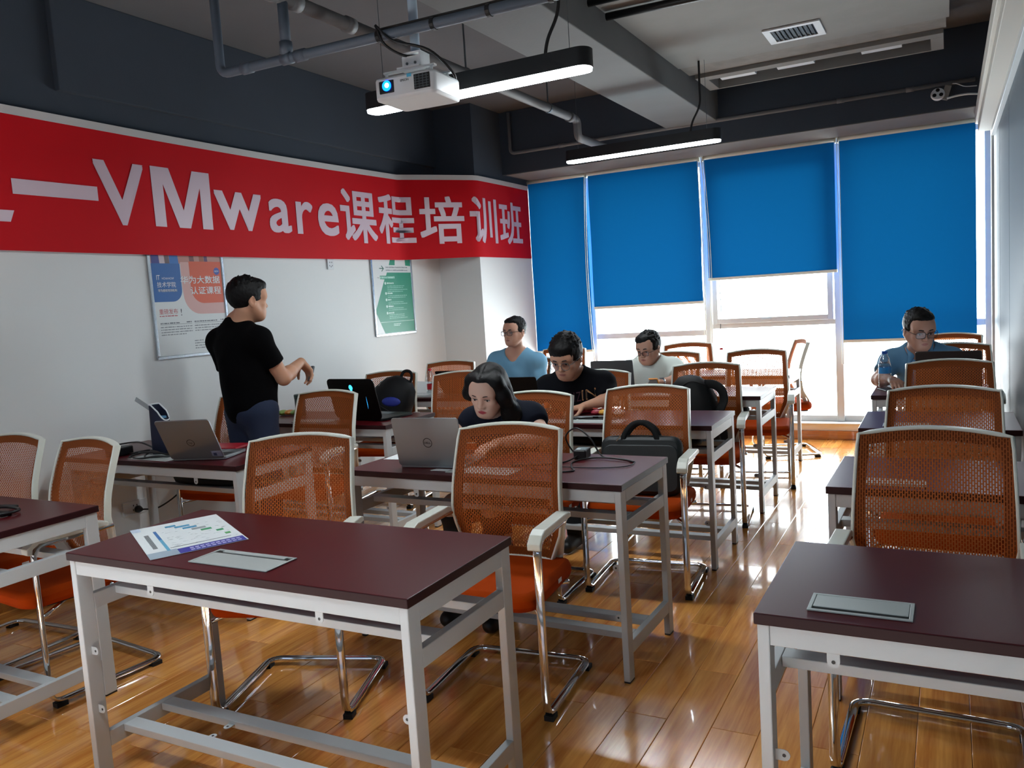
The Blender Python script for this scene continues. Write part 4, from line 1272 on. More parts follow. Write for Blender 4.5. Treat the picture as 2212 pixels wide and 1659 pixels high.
for k, (lab, pts) in enumerate((('tangle of black cable at the foot of the navy holder', [(-3.86, 2.83, zz), (-3.78, 2.90, zz + 0.01), (-3.70, 2.80, zz), (-3.62, 2.76, zz), (-3.55, 2.80, zz), (-3.60, 2.87, zz), (-3.72, 2.84, zz + 0.014), (-3.78, 2.77, zz), (-3.66, 2.735, zz), (-3.55, 2.75, zz + 0.012), (-3.52, 2.82, zz), (-3.60, 2.80, zz + 0.02), (-3.72, 2.78, zz + 0.02)]),
                                ('black cable running from the wall over the navy holder desk', [(-4.25, 3.0, zz), (-4.1, 3.02, zz + 0.02), (-3.95, 2.98, zz + 0.03), (-3.80, 2.94, zz + 0.01), (-3.72, 2.86, zz + 0.02), (-3.62, 2.83, zz + 0.014)]))):
    cable(pts, lab, 0.005)
sheet('paper_sheet', [(-3.74, 2.725), (-3.44, 2.715), (-3.41, 2.80), (-3.70, 2.83)], DH + 0.0005, col('b7bab9'), 'grey paper sheet under the cable tangle')
box_thing('red_notebook', -3.42, 3.10, DH, 12, 0.20, 0.15, 0.012, col('9c1020'), 'red notebook behind the tilted silver laptop', 'notebook', 0.002)
# front-left desk
cable([(-3.42, 1.66, zz), (-3.30, 1.74, zz), (-3.17, 1.78, zz), (-3.12, 1.74, zz + 0.004), (-3.18, 1.69, zz + 0.006), (-3.32, 1.68, zz), (-3.36, 1.74, zz + 0.008), (-3.24, 1.80, zz + 0.012), (-3.13, 1.80, zz + 0.01), (-3.12, 1.73, zz + 0.01), (-3.25, 1.66, zz + 0.01), (-3.36, 1.65, zz + 0.006)], 'coiled black cable on the desk at the left picture edge', 0.006)
cable([(-3.32, 1.66, zz + 0.012), (-3.27, 1.72, zz + 0.02), (-3.25, 1.80, zz + 0.014), (-3.24, 1.86, zz)], 'short black cable end crossing the coil', 0.006)
sheet('white_card', [(-3.20, 1.505), (-2.985, 1.53), (-3.02, 1.60), (-3.23, 1.60)], DH + 0.0005, M['paper'], 'white card at the left picture edge near the coiled cable')

# backpacks and bag
def bag_shell(q, sections, n=20, e=2.6):
    """stack of super-ellipse slices: (z, cx, cy, rx, ry)"""
    vs, fs = [], []
    for (z, cx, cy, rx, ry) in sections:
        for k in range(n):
            a = 2 * math.pi * k / n
            c, s_ = math.cos(a), math.sin(a)
            vs.append((cx + rx * abs(c) ** (2 / e) * (1 if c >= 0 else -1), cy + ry * abs(s_) ** (2 / e) * (1 if s_ >= 0 else -1), z))
    for r_ in range(len(sections) - 1):
        for k in range(n):
            j = (k + 1) % n
            fs.append((r_ * n + k, r_ * n + j, (r_ + 1) * n + j, (r_ + 1) * n + k))
    fs.append(tuple(range(n - 1, -1, -1))); fs.append(tuple((len(sections) - 1) * n + k for k in range(n)))
    q.add(vs, fs)
# backpack lying against the chair on the left
bp = empty('backpack', (-3.36, 4.50, DH - 0.005), math.radians(20))
bp.location = (-3.735, 4.80, 0.53)
bp.rotation_euler = (0, math.radians(30), math.radians(10))
q = MB(); bag_shell(q, [(0.0, 0, 0, 0.15, 0.09), (0.05, 0, 0, 0.17, 0.11), (0.20, 0, 0, 0.17, 0.11), (0.32, 0.005, 0, 0.155, 0.10), (0.41, 0.01, 0.01, 0.12, 0.08), (0.455, 0.015, 0.015, 0.07, 0.05), (0.465, 0.015, 0.015, 0.03, 0.02)]); q.build('sack', M['dark_bag'], bp, smooth=True)
q = MB(); q.sweep(smooth_path([(-0.02, 0.03, 0.44), (-0.02, 0.035, 0.50), (0.02, 0.035, 0.525), (0.055, 0.03, 0.50), (0.06, 0.03, 0.43)], 5), rrect(0.022, 0.006, 0.002, 1), up=(0, 1, 0)); q.build('grab_handle', M['dark_bag'], bp, smooth=True)
q = MB(); q.ell((0.035, -0.10, 0.30), (0.075, 0.018, 0.035), M=Matrix.Rotation(math.radians(-28), 3, 'Y')); q.build('blue_patch', M['blue_patch'], bp, smooth=True)
q = MB(); q.tube([V(-0.10, -0.102, 0.36), V(-0.095, -0.106, 0.40)], 0.004, 6); q.build('zip_pull', M['silver'], bp)
q = MB(); q.tube(smooth_path([(-0.13, -0.085, 0.22), (-0.06, -0.112, 0.235), (0.06, -0.114, 0.235), (0.14, -0.08, 0.22)]), 0.003, 6); q.build('zip', M['black_rubber'], bp, smooth=True)
tag(bp, 'black backpack with a royal blue patch beside the gaming laptop', 'backpack')
# backpack on the chair in the middle column
bp = empty('backpack', (-1.40, 4.97, 0.4545), math.radians(8))
q = MB(); bag_shell(q, [(0.0, 0, 0, 0.15, 0.10), (0.05, 0, 0, 0.165, 0.12), (0.22, -0.005, 0.0, 0.16, 0.12), (0.32, -0.01, 0.01, 0.145, 0.115), (0.40, -0.02, 0.02, 0.11, 0.095), (0.44, -0.03, 0.03, 0.065, 0.06), (0.452, -0.03, 0.03, 0.02, 0.02)]); q.build('sack', M['dark_bag'], bp, smooth=True)
q = MB(); q.sweep(smooth_path([(0.07, -0.02, 0.40), (0.13, -0.03, 0.395), (0.175, -0.05, 0.36), (0.185, -0.06, 0.30), (0.16, -0.07, 0.23), (0.175, -0.07, 0.12), (0.19, -0.07, 0.05)], 5), rrect(0.055, 0.014, 0.005, 2), up=(0, 1, 0)); q.build('shoulder_strap', M['dark_bag'], bp, smooth=True)
q = MB(); q.tube(smooth_path([(-0.15, -0.08, 0.2), (-0.12, -0.09, 0.33), (-0.02, -0.07, 0.42), (0.08, -0.06, 0.40)]), 0.004, 6); q.build('zip', M['black_rubber'], bp, smooth=True)
tag(bp, 'black backpack sitting on a chair in the middle column', 'backpack')
# laptop bag leaning on the chair back
lb = empty('laptop_bag', (-1.330, 3.738, 0.4545), math.radians(5))
lb.rotation_euler = (math.radians(-9), 0, math.radians(5))
q = MB()
prof_ = rrect(0.40, 0.285, 0.05, 5)
RXm = Matrix.Rotation(math.radians(90), 4, 'X')
q.prism([(a, c + 0.143) for a, c in prof_], -0.035, 0.035, RXm); q.build('pouch', M['bag_slate'], lb, bevel=0.02, auto=True)
q = MB(); q.prism([(a * 0.93, c * 0.80 + 0.13) for a, c in prof_], 0.033, 0.043, RXm); q.build('front_pocket', M['bag_slate'], lb, bevel=0.006, auto=True)
for yy in (-0.03, 0.03):
    q = MB(); q.sweep(smooth_path([(-0.085, yy, 0.265), (-0.075, yy, 0.300), (-0.035, yy, 0.343), (0.015, yy, 0.350), (0.065, yy, 0.315), (0.085, yy, 0.265)], 6), rrect(0.026, 0.007, 0.002, 1), up=(0, 1, 0)); q.build('handle', M['dark_bag'], lb, smooth=True)
q = MB(); q.tube([V(-0.095, -0.04, 0.29), V(-0.115, -0.046, 0.262)], 0.004, 6); q.build('zip_pull', M['chrome'], lb)
q = MB(); q.tube(smooth_path([(-0.19, -0.02, 0.2), (-0.175, -0.02, 0.270), (-0.1, -0.02, 0.286), (0.1, -0.02, 0.286), (0.175, -0.02, 0.270), (0.19, -0.02, 0.2)]), 0.003, 6); q.build('zip', M['black_rubber'], lb, smooth=True)
tag(lb, 'black laptop bag with carry handles standing on a chair', 'bag')

# bottles
def bottle(x, y, z, h, r, capc, labc, label, lab_z=(0.42, 0.58), shoulder=0.62):
    root_ = empty('water_bottle', (x, y, z))
    prof_ = [(r * 0.9, 0.0), (r, 0.006)]
    k = 0.02
    while k < h * shoulder:
        prof_ += [(r, k), (r * 0.955, k + 0.008), (r, k + 0.016)]; k += 0.024
    prof_ += [(r * 0.93, h * shoulder + 0.01), (r * 0.75, h * 0.80), (r * 0.42, h * 0.90), (r * 0.40, h * 0.93)]
    q = MB(); q.lathe(prof_, 20); q.build('shell', M['bottle'], root_, smooth=True)
    q = MB(); q.lathe([(r * 0.44, h * 0.925), (r * 0.46, h * 0.93), (r * 0.46, h * 0.995), (r * 0.40, h)], 16); q.build('cap', capc, root_, auto=True)
    q = MB()
    vs, fs = [], []
    for zz_ in (h * lab_z[0], h * lab_z[1]):
        for i in range(20):
            a = 2 * math.pi * i / 20; vs.append((r * 1.012 * math.cos(a), r * 1.012 * math.sin(a), zz_))
    fs = [(i, (i + 1) % 20, 20 + (i + 1) % 20, 20 + i) for i in range(20)]
    q.add(vs, fs); q.build('wrapper', labc, root_, smooth=True)
    tag(root_, label, 'bottle')
    return root_
bottle(-0.352, 5.50, DH, 0.235, 0.036, col('1f57b0'), col('2a86c8'), 'large clear water bottle with blue cap and blue wrapper on the desk')
bottle(-3.57, 5.30, DH, 0.205, 0.030, col('c01020'), col('b21525'), 'clear bottle with red cap and red wrapper on the desk by the left wall', (0.22, 0.42))
bottle(-1.62, 6.60, DH, 0.205, 0.030, col('c01020'), col('b21525'), 'clear bottle with red cap on the farthest desk by the window', (0.22, 0.42))
# phone beside the blue bottle
box_thing('phone', -0.335, 5.44, DH, 25, 0.07, 0.14, 0.009, M['black'], 'black phone lying beside the blue-capped bottle', 'phone', 0.003)
box_thing('computer_mouse', -0.285, 5.475, DH, 15, 0.055, 0.095, 0.032, M['black'], 'black mouse under the hand of the man in the polo shirt', 'mouse', 0.014)
# papers on the desk by the wall, last row
sheet('paper_stack', [(-3.93, 5.17), (-3.52, 5.16), (-3.56, 5.48), (-3.98, 5.50)], DH + 0.0005, col('ccd6d6'), 'white paper stack on the desk under the green poster', 'paper', 0.012)
tent = empty('open_folder', (-3.80, 5.42, DH + 0.014))
q = MB(); q.add([(-0.17, -0.10, 0.0), (0.17, -0.11, 0.0), (0.16, 0.0, 0.075), (-0.15, 0.01, 0.085), (0.17, 0.12, 0.0), (-0.17, 0.12, 0.0)], [(0, 1, 2, 3), (3, 2, 4, 5)])
o = q.build('sheet', M['paper'], tent)
sm = o.modifiers.new('thick', 'SOLIDIFY'); sm.thickness = 0.002
tag(tent, 'open white folder propped like a tent near the red-capped bottle', 'folder')
# snack pack and cup on the gaming-laptop desk
def bagsnack(x, y, z, deg, cols, label, s=1.0):
    root_ = empty('snack_pack', (x, y, z), math.radians(deg))
    for k, c in enumerate(cols):
        q = MB(); q.ell((-0.05 * s + 0.05 * s * k, 0.004 * (k % 2), 0.020 * s), (0.034 * s, 0.045 * s, 0.019 * s), n=10, m=6); q.build('wrapped_piece', c, root_)
    tag(root_, label, 'snack')
    return root_
bagsnack(-4.02, 4.21, DH, 10, [col('7f9a3a'), col('c9852e'), col('9fc06a')], 'green and orange snack packs behind the standing man')
root = empty('cup', (-3.905, 4.20, DH))
q = MB(); q.lathe([(0.030, 0.0), (0.034, 0.004), (0.036, 0.11), (0.038, 0.128), (0.034, 0.132)], 20); q.build('body', mat('dark_green_cup', '12241f', 0.4), root, auto=True)
q = MB(); q.lathe([(0.037, 0.128), (0.039, 0.13), (0.039, 0.145), (0.034, 0.148)], 20); q.build('lid', mat('dark_teal_lid', '1d3a36', 0.4), root, auto=True)
tag(root, 'dark green lidded cup beside the gaming laptop', 'cup')
# on the desk of the man in the black shirt
sn = bagsnack(-1.745, 4.33, DH, -8, [col('8c1830'), col('c9952c'), col('6a1028'), col('c8bfb4')], 'red and yellow snack wrapper by the hand of the man in black', 0.95)
for k in range(9):
    q = MB(); q.box(-0.02, 0.02, -0.003, 0.003, 0, 0.002, Matrix.Translation((0.0 + 0.018 * k - 0.05, 0.01 * (k % 3), 0.040)) @ Matrix.Rotation(0.5 + k, 4, 'Z') @ Matrix.Rotation(0.5, 4, 'X')); q.build('foil_strip', col(('b6412e', 'd9d2c4', '8d2b4a')[k % 3]), sn)
root = empty('pen_tray', (-1.78, 4.205, DH), math.radians(-3))
q = MB(); q.box(-0.17, 0.17, -0.04, 0.04, 0.0005, 0.006); q.build('sleeve', M['dark_bag'], root, bevel=0.002)
for k in range(4):
    q = MB(); q.tube([V(-0.14 + 0.03 * k, -0.03 + 0.02 * k, 0.011), V(0.02 + 0.03 * k, -0.01 + 0.012 * k, 0.011)], 0.005, 8); q.build('pen', M['black'] if k % 2 else M['silver'], root, smooth=True)
q = MB(); q.box(-0.15, -0.07, -0.035, 0.03, 0.006, 0.022, Matrix.Rotation(0.25, 4, 'Z')); q.build('clear_wrapper', M['bottle'], root)
tag(root, 'black sleeve with pens and clear wrapping on the desk of the man in black', 'pens')
sheet('paper_sheet', [(-2.05, 4.055), (-1.60, 4.06), (-1.60, 4.15), (-2.02, 4.17)], DH + 0.0005, col('b9c9ca'), 'pale paper sheets along the desk edge before the man in black')
# orange and grey bluetooth speaker by the man in white
root = empty('small_speaker', (-1.80, 5.395, DH), math.radians(20))
q = MB(); q.prism([(-0.045, 0.0), (0.03, 0.0), (0.042, 0.03), (0.025, 0.088), (-0.02, 0.092), (-0.04, 0.06)], -0.028, 0.028, Matrix.Rotation(math.radians(90), 4, 'X')); q.build('body', col('77726f'), root, bevel=0.008)
q = MB(); q.sweep([V(-0.03, 0, 0.092), V(0.027, 0, 0.092), V(0.047, 0, 0.03), V(0.036, 0, 0.0)], rrect(0.008, 0.05, 0.003, 1), up=(0, 1, 0)); q.build('edge_band', col('d98a2c'), root)
tag(root, 'small grey device with an orange band near the hands of the man in white', 'device')
# dark bags and papers stored on the shelf bars under desks
def stored(x, y, w, label, m=M['dark_bag'], h=0.055):
    root_ = empty('stored_bag', (x, y, 0.6055))
    q = MB(); bag_shell(q, [(0.0, 0, 0, w, 0.12), (h * 0.4, 0, 0, w * 1.02, 0.13), (h, 0, 0, w * 0.95, 0.11)]); q.build('sack', m, root_, smooth=True)
    tag(root_, label, 'bag')
stored(-3.35, 2.96, 0.28, 'flat black bag stored under the tilted-laptop desk top')
stored(-1.60, 4.29, 0.42, 'dark bag stored under the desk top of the man in black')
stored(-1.50, 5.44, 0.33, 'dark bag stored under the desk top of the man in white')
# ================================================================== people
class Field:
    """signed-distance field on a non-uniform grid, meshed by surface nets"""
    def __init__(s, lo, hi, fine, h0=0.011, h1=0.0042):
        s.ax = []
        for d in range(3):
            a = [lo[d]]
            while a[-1] < hi[d]:
                x = a[-1]
                h = h0
                for c, r in fine:
                    if abs(x - c[d]) < r:
                        h = h1
                    elif abs(x - c[d]) < r + 0.03:
                        h = min(h, h1 * 1.7)
                a.append(x + h)
            s.ax.append(np.array(a, np.float32))
        s.F = np.full([len(a) for a in s.ax], 1.0, np.float32)
    def sub(s, lo, hi):
        sl, g = [], []
        for d in range(3):
            i = max(0, int(np.searchsorted(s.ax[d], lo[d])) - 1)
            j = min(len(s.ax[d]), int(np.searchsorted(s.ax[d], hi[d])) + 2)
            sl.append(slice(i, max(j, i + 1)))
        g = np.meshgrid(*[s.ax[d][sl[d]] for d in range(3)], indexing='ij')
        return tuple(sl), np.stack(g, -1)
    def put(s, sl, d, k, op):
        A = s.F[sl]
        if op == 'add':
            if k > 0:
                h = np.maximum(k - np.abs(A - d), 0) / k
                s.F[sl] = np.minimum(A, d) - h * h * k * 0.25
            else:
                s.F[sl] = np.minimum(A, d)
        else:
            B = -d
            if k > 0:
                h = np.maximum(k - np.abs(A - B), 0) / k
                s.F[sl] = np.maximum(A, B) + h * h * k * 0.25
            else:
                s.F[sl] = np.maximum(A, B)
    def cap(s, a, b, ra, rb=None, k=0.02, op='add'):
        a, b = np.array(a, np.float32), np.array(b, np.float32)
        rb = ra if rb is None else rb
        m = max(ra, rb) + k + 0.03
        sl, P = s.sub(np.minimum(a, b) - m, np.maximum(a, b) + m)
        ba = b - a
        t = np.clip(((P - a) @ ba) / max(float(ba @ ba), 1e-9), 0, 1)
        d = np.linalg.norm(P - a - t[..., None] * ba, axis=-1) - (ra + (rb - ra) * t)
        s.put(sl, d, k, op)
    def ell(s, c, R, r, k=0.02, op='add'):
        """R: 3 axis vectors (rows)"""
        c = np.array(c, np.float32); R = np.array(R, np.float32); r = np.array(r, np.float32)
        ext = np.sqrt(((R * r[:, None]) ** 2).sum(0)) + k + 0.03
        sl, P = s.sub(c - ext, c + ext)
        q = (P - c) @ R.T
        k0 = np.linalg.norm(q / r, axis=-1); k1 = np.linalg.norm(q / (r * r), axis=-1)
        d = np.where(k1 > 1e-6, k0 * (k0 - 1) / np.maximum(k1, 1e-6), -r.min())
        s.put(sl, d, k, op)
    def cyl(s, a, b, r, k=0.004, op='sub'):
        a, b = np.array(a, np.float32), np.array(b, np.float32)
        m = r + 0.03
        sl, P = s.sub(np.minimum(a, b) - m, np.maximum(a, b) + m)
        ba = b - a; L = float(np.linalg.norm(ba)); u = ba / L
        t = (P - a) @ u
        rad = np.linalg.norm(P - a - t[..., None] * u, axis=-1) - r
        d = np.maximum(rad, np.maximum(-t, t - L))
        s.put(sl, d, k, op)
    def plane(s, p, n, lo, hi, k=0.004):
        """remove everything on the side n points to, inside lo..hi"""
        sl, P = s.sub(np.array(lo), np.array(hi))
        d = -((P - np.array(p, np.float32)) @ np.array(n, np.float32))
        s.put(sl, d, k, 'sub')
    def noise(s, amp, f, seed=0):
        X, Y, Z = np.meshgrid(*s.ax, indexing='ij')
        n = np.sin(X * f + 1.3 * np.sin(Y * f * 0.7 + seed) + seed) * np.sin(Y * f * 0.9 + 1.1 * np.sin(Z * f * 0.8)) + 0.6 * np.sin(Z * f * 1.3 + 1.7 * np.sin(X * f * 0.9 + seed))
        s.F += amp * n.astype(np.float32)
    def mesh(s, name, mats, classify=None):
        F = s.F
        S = F < 0
        nx, ny, nz = F.shape
        cnt = np.zeros((nx - 1, ny - 1, nz - 1), np.int8)
        for i in (0, 1):
            for j in (0, 1):
                for k in (0, 1):
                    cnt += S[i:nx - 1 + i, j:ny - 1 + j, k:nz - 1 + k]
        act = (cnt > 0) & (cnt < 8)
        idx = np.full(act.shape, -1, np.int64)
        I = np.argwhere(act)
        idx[act] = np.arange(len(I))
        pos = np.zeros((len(I), 3)); num = np.zeros(len(I))
        cor = [(i, j, k) for i in (0, 1) for j in (0, 1) for k in (0, 1)]
        for a in cor:
            for d in range(3):
                if a[d] == 1:
                    continue
                b_ = list(a); b_[d] = 1
                fa = F[I[:, 0] + a[0], I[:, 1] + a[1], I[:, 2] + a[2]]
                fb = F[I[:, 0] + b_[0], I[:, 1] + b_[1], I[:, 2] + b_[2]]
                m = (fa < 0) != (fb < 0)
                t = np.where(m, fa / np.where(m, fa - fb, 1), 0)
                for e in range(3):
                    pa = s.ax[e][I[:, e] + a[e]]; pb = s.ax[e][I[:, e] + b_[e]]
                    pos[:, e] += np.where(m, pa + (pb - pa) * t, 0)
                num += m
        pos /= np.maximum(num, 1)[:, None]
        quads = []
        for d in range(3):
            e, f_ = (d + 1) % 3, (d + 2) % 3
            lo = [slice(None)] * 3; hi = [slice(None)] * 3
            lo[d] = slice(0, -1); hi[d] = slice(1, None)
            A, B = S[tuple(lo)], S[tuple(hi)]
            ch = np.argwhere(A != B)
            ch = ch[(ch[:, e] > 0) & (ch[:, f_] > 0) & (ch[:, e] < F.shape[e] - 1) & (ch[:, f_] < F.shape[f_] - 1)]
            inside = A[ch[:, 0], ch[:, 1], ch[:, 2]]
            q = []
            for de, df in ((-1, -1), (0, -1), (0, 0), (-1, 0)):
                c = ch.copy(); c[:, e] += de; c[:, f_] += df
                q.append(idx[c[:, 0], c[:, 1], c[:, 2]])
            q = np.stack(q, 1)
            q[~inside] = q[~inside][:, ::-1]
            quads.append(q)
        Q = np.concatenate(quads)
        Q = Q[(Q >= 0).all(1)]
        me = bpy.data.meshes.new(name)
        me.vertices.add(len(pos)); me.vertices.foreach_set('co', pos.astype(np.float32).ravel())
        me.loops.add(len(Q) * 4); me.loops.foreach_set('vertex_index', Q.ravel().astype(np.int32))
        me.polygons.add(len(Q)); me.polygons.foreach_set('loop_start', np.arange(0, len(Q) * 4, 4, dtype=np.int32))
        for m in mats:
            me.materials.append(m)
        me.polygons.foreach_set('use_smooth', np.ones(len(Q), bool))
        if classify is not None:
            cen = pos[Q].mean(1)
            me.polygons.foreach_set('material_index', classify(cen).astype(np.int32))
        me.update(calc_edges=True)
        me.validate()
        return me

def nv(v):
    v = np.array(v, float); return v / np.linalg.norm(v)

def head_frame(yaw_dir, pitch, roll=0.0):
    """yaw_dir: horizontal facing (x,y); pitch up +, roll: tilt of the head's top to its own right +"""
    f = nv([yaw_dir[0], yaw_dir[1], 0]); up = np.array([0, 0, 1.0])
    r = np.cross(f, up)
    F = f * math.cos(pitch) + up * math.sin(pitch)
    U = np.cross(r, F)
    r2 = r * math.cos(roll) - U * math.sin(roll)
    U2 = r * math.sin(roll) + U * math.cos(roll)
    return r2, -F, U2          # local x right, y back, z up

def hair_mat():
    m, nt, b_ = nmat('black_hair')
    b_.inputs['Base Color'].default_value = lin('060505')
    b_.inputs['Roughness'].default_value = 0.55
    b_.inputs['Specular IOR Level'].default_value = 0.22
    tc = nt.nodes.new('ShaderNodeTexCoord'); mp = nt.nodes.new('ShaderNodeMapping'); mp.inputs['Scale'].default_value = (420, 420, 26)
    n = nt.nodes.new('ShaderNodeTexNoise'); n.inputs['Scale'].default_value = 1.0; n.inputs['Detail'].default_value = 2
    bp_ = nt.nodes.new('ShaderNodeBump'); bp_.inputs['Strength'].default_value = 0.7; bp_.inputs['Distance'].default_value = 0.0015
    nt.links.new(tc.outputs['Object'], mp.inputs[0]); nt.links.new(mp.outputs[0], n.inputs['Vector']); nt.links.new(n.outputs['Fac'], bp_.inputs['Height']); nt.links.new(bp_.outputs[0], b_.inputs['Normal'])
    return m
SKIN = {}
def skin(c, lip):
    k = c + lip
    if k not in SKIN:
        m = mat('skin_' + c, c, 0.5, sss=0.12, bump=0.1, bscale=300)
        nt = m.node_tree; b_ = nt.nodes['Principled BSDF']
        at = nt.nodes.new('ShaderNodeAttribute'); at.attribute_name = 'lip'
        mx = nt.nodes.new('ShaderNodeMix'); mx.data_type = 'RGBA'
        mx.inputs[6].default_value = lin(c); mx.inputs[7].default_value = lin(lip)
        nt.links.new(at.outputs['Fac'], mx.inputs[0]); nt.links.new(mx.outputs[2], b_.inputs['Base Color'])
        SKIN[k] = m
    return SKIN[k]
M['hair'] = hair_mat()
M['lips_m'] = mat('natural_lips', '9a6459', 0.5)
M['lips_f'] = mat('red_lips', 'a3303a', 0.4)
M['eye_white'] = mat('eye_white', 'b9b0aa', 0.3)
M['iris'] = mat('dark_iris', '120c0a', 0.15)
M['brow'] = mat('dark_brow', '1a1413', 0.8)
M['jeans'] = mat('dark_blue_jeans', '16233d', 0.85, bump=0.4, bscale=400)
M['trouser'] = mat('dark_trousers', '14161a', 0.85, bump=0.3, bscale=400)
M['shoe'] = mat('dark_shoes', '101010', 0.5)

def add_head(f, H, X, sc, female=False, slim=1.0):
    """the head's surfaces added to field f; H centre, X = (right, back, up)"""
    R = np.array(X)
    L = lambda x, y, z: H + sc * (x * R[0] + y * R[1] + z * R[2])
    E = lambda c, r, k=0.015, op='add', Rm=None: f.ell(L(*c), R if Rm is None else Rm, np.array(r) * sc, k * sc, op)
    jw = (0.90 if female else 1.0) * slim
    E((0, 0.018, 0.032), (0.076, 0.094, 0.084), 0.0)
    E((0, -0.028, -0.03), (0.061 * jw, 0.064, 0.085), 0.03)
    E((0, -0.052, -0.084), (0.036 * jw, 0.034, 0.030), 0.035)
    for s in (-1, 1):
        f.cap(L(s * 0.060 * jw, -0.002, -0.040), L(s * 0.026 * jw, -0.058, -0.092), 0.022 * sc, 0.018 * sc, 0.03 * sc)
        E((s * 0.043, -0.060, -0.026), (0.019, 0.019, 0.016), 0.02)
        E((s * 0.030 * jw, -0.058, -0.058), (0.018, 0.022, 0.020), 0.025)
    f.cap(L(-0.046, -0.070, 0.016), L(0.046, -0.070, 0.016), 0.014 * sc, None, 0.03 * sc)
    E((0, -0.052, 0.050), (0.058, 0.040, 0.045), 0.04)
    for s in (-1, 1):
        E((s * 0.032, -0.099, -0.006), (0.020, 0.016, 0.0125), 0.016, 'sub')
    # lids
    for s in (-1, 1):
        E((s * 0.032, -0.073, -0.007), (0.0175, 0.0115, 0.0105), 0.006)
    f.cap(L(0, -0.083, 0.004), L(0, -0.103, -0.034), 0.0075 * sc, 0.0105 * sc, 0.014 * sc)
    for s in (-1, 1):
        E((s * 0.012, -0.094, -0.038), (0.0085, 0.010, 0.0075), 0.008)
    E((0, -0.088, -0.0615), (0.0235, 0.0085, 0.0058), 0.008)
    E((0, -0.085, -0.0725), (0.020, 0.0085, 0.0068), 0.008)
    f.cap(L(-0.022, -0.0985, -0.0668), L(0.022, -0.0985, -0.0668), 0.0022 * sc, None, 0.004 * sc, 'sub')
    if not female:
        pass
    for s in (-1, 1):
        c_, s_ = math.cos(0.35), math.sin(0.35)
        Re = np.stack([R[0] * c_ + s * R[1] * s_ * 0, R[1], R[2]])
        Re = np.stack([R[0] * c_ + s * s_ * R[1], -s * s_ * R[0] + c_ * R[1], R[2]])
        E((s * 0.080, 0.016, -0.012), (0.0075, 0.020, 0.031), 0.008, 'add', Re)
        E((s * 0.086, 0.012, -0.008), (0.006, 0.011, 0.017), 0.006, 'sub', Re)
    return L

def hand(f, W, D, N, S, curl=0.5, sc=1.0, spread=0.10):
    """W wrist, D forward, N palm-facing normal, S towards the thumb"""
    W, D, N, S = np.array(W, float), nv(D), np.array(N, float), None if S is None else np.array(S, float)
    N = nv(N - D * np.dot(N, D)); S = nv(S - D * np.dot(S, D) - N * np.dot(S, N))
    offs = (0.027, 0.009, -0.009, -0.026); lens = (0.92, 1.0, 0.94, 0.76); kn = (0.083, 0.087, 0.083, 0.075)
    for o, l, kk in zip(offs, lens, kn):
        f.cap(W + D * 0.005 + S * o * 0.55, W + (D * kk + S * o) * sc, 0.0145 * sc, 0.0115 * sc, 0.014)
    f.ell(W + D * 0.045, np.stack([D, S, N]), (0.045, 0.036, 0.014), 0.012)
    for i, (o, l, kk) in enumerate(zip(offs, lens, kn)):
        p = W + (D * kk + S * o) * sc
        ang = 0.25 * curl
        for seg, ln in enumerate((0.040, 0.026, 0.021)):
            ang += curl * (0.55 if seg else 0.35)
            d = nv(D * math.cos(ang) + N * math.sin(ang) + S * (o * spread * 8))
            e = p + d * ln * l * sc
            f.cap(p, e, (0.0095 - 0.001 * seg) * sc, (0.0087 - 0.001 * seg) * sc, 0.004)
            p = e
    p = W + (D * 0.022 + S * 0.026) * sc
    for seg, (ln, a) in enumerate(((0.042, 0.75), (0.032, 0.45), (0.024, 0.25))):
        d = nv(D * math.cos(a) + S * math.sin(a) + N * (0.35 + 0.25 * curl))
        e = p + d * ln * sc
        f.cap(p, e, (0.0135 - 0.0018 * seg) * sc, (0.0115 - 0.0018 * seg) * sc, 0.006)
        p = e

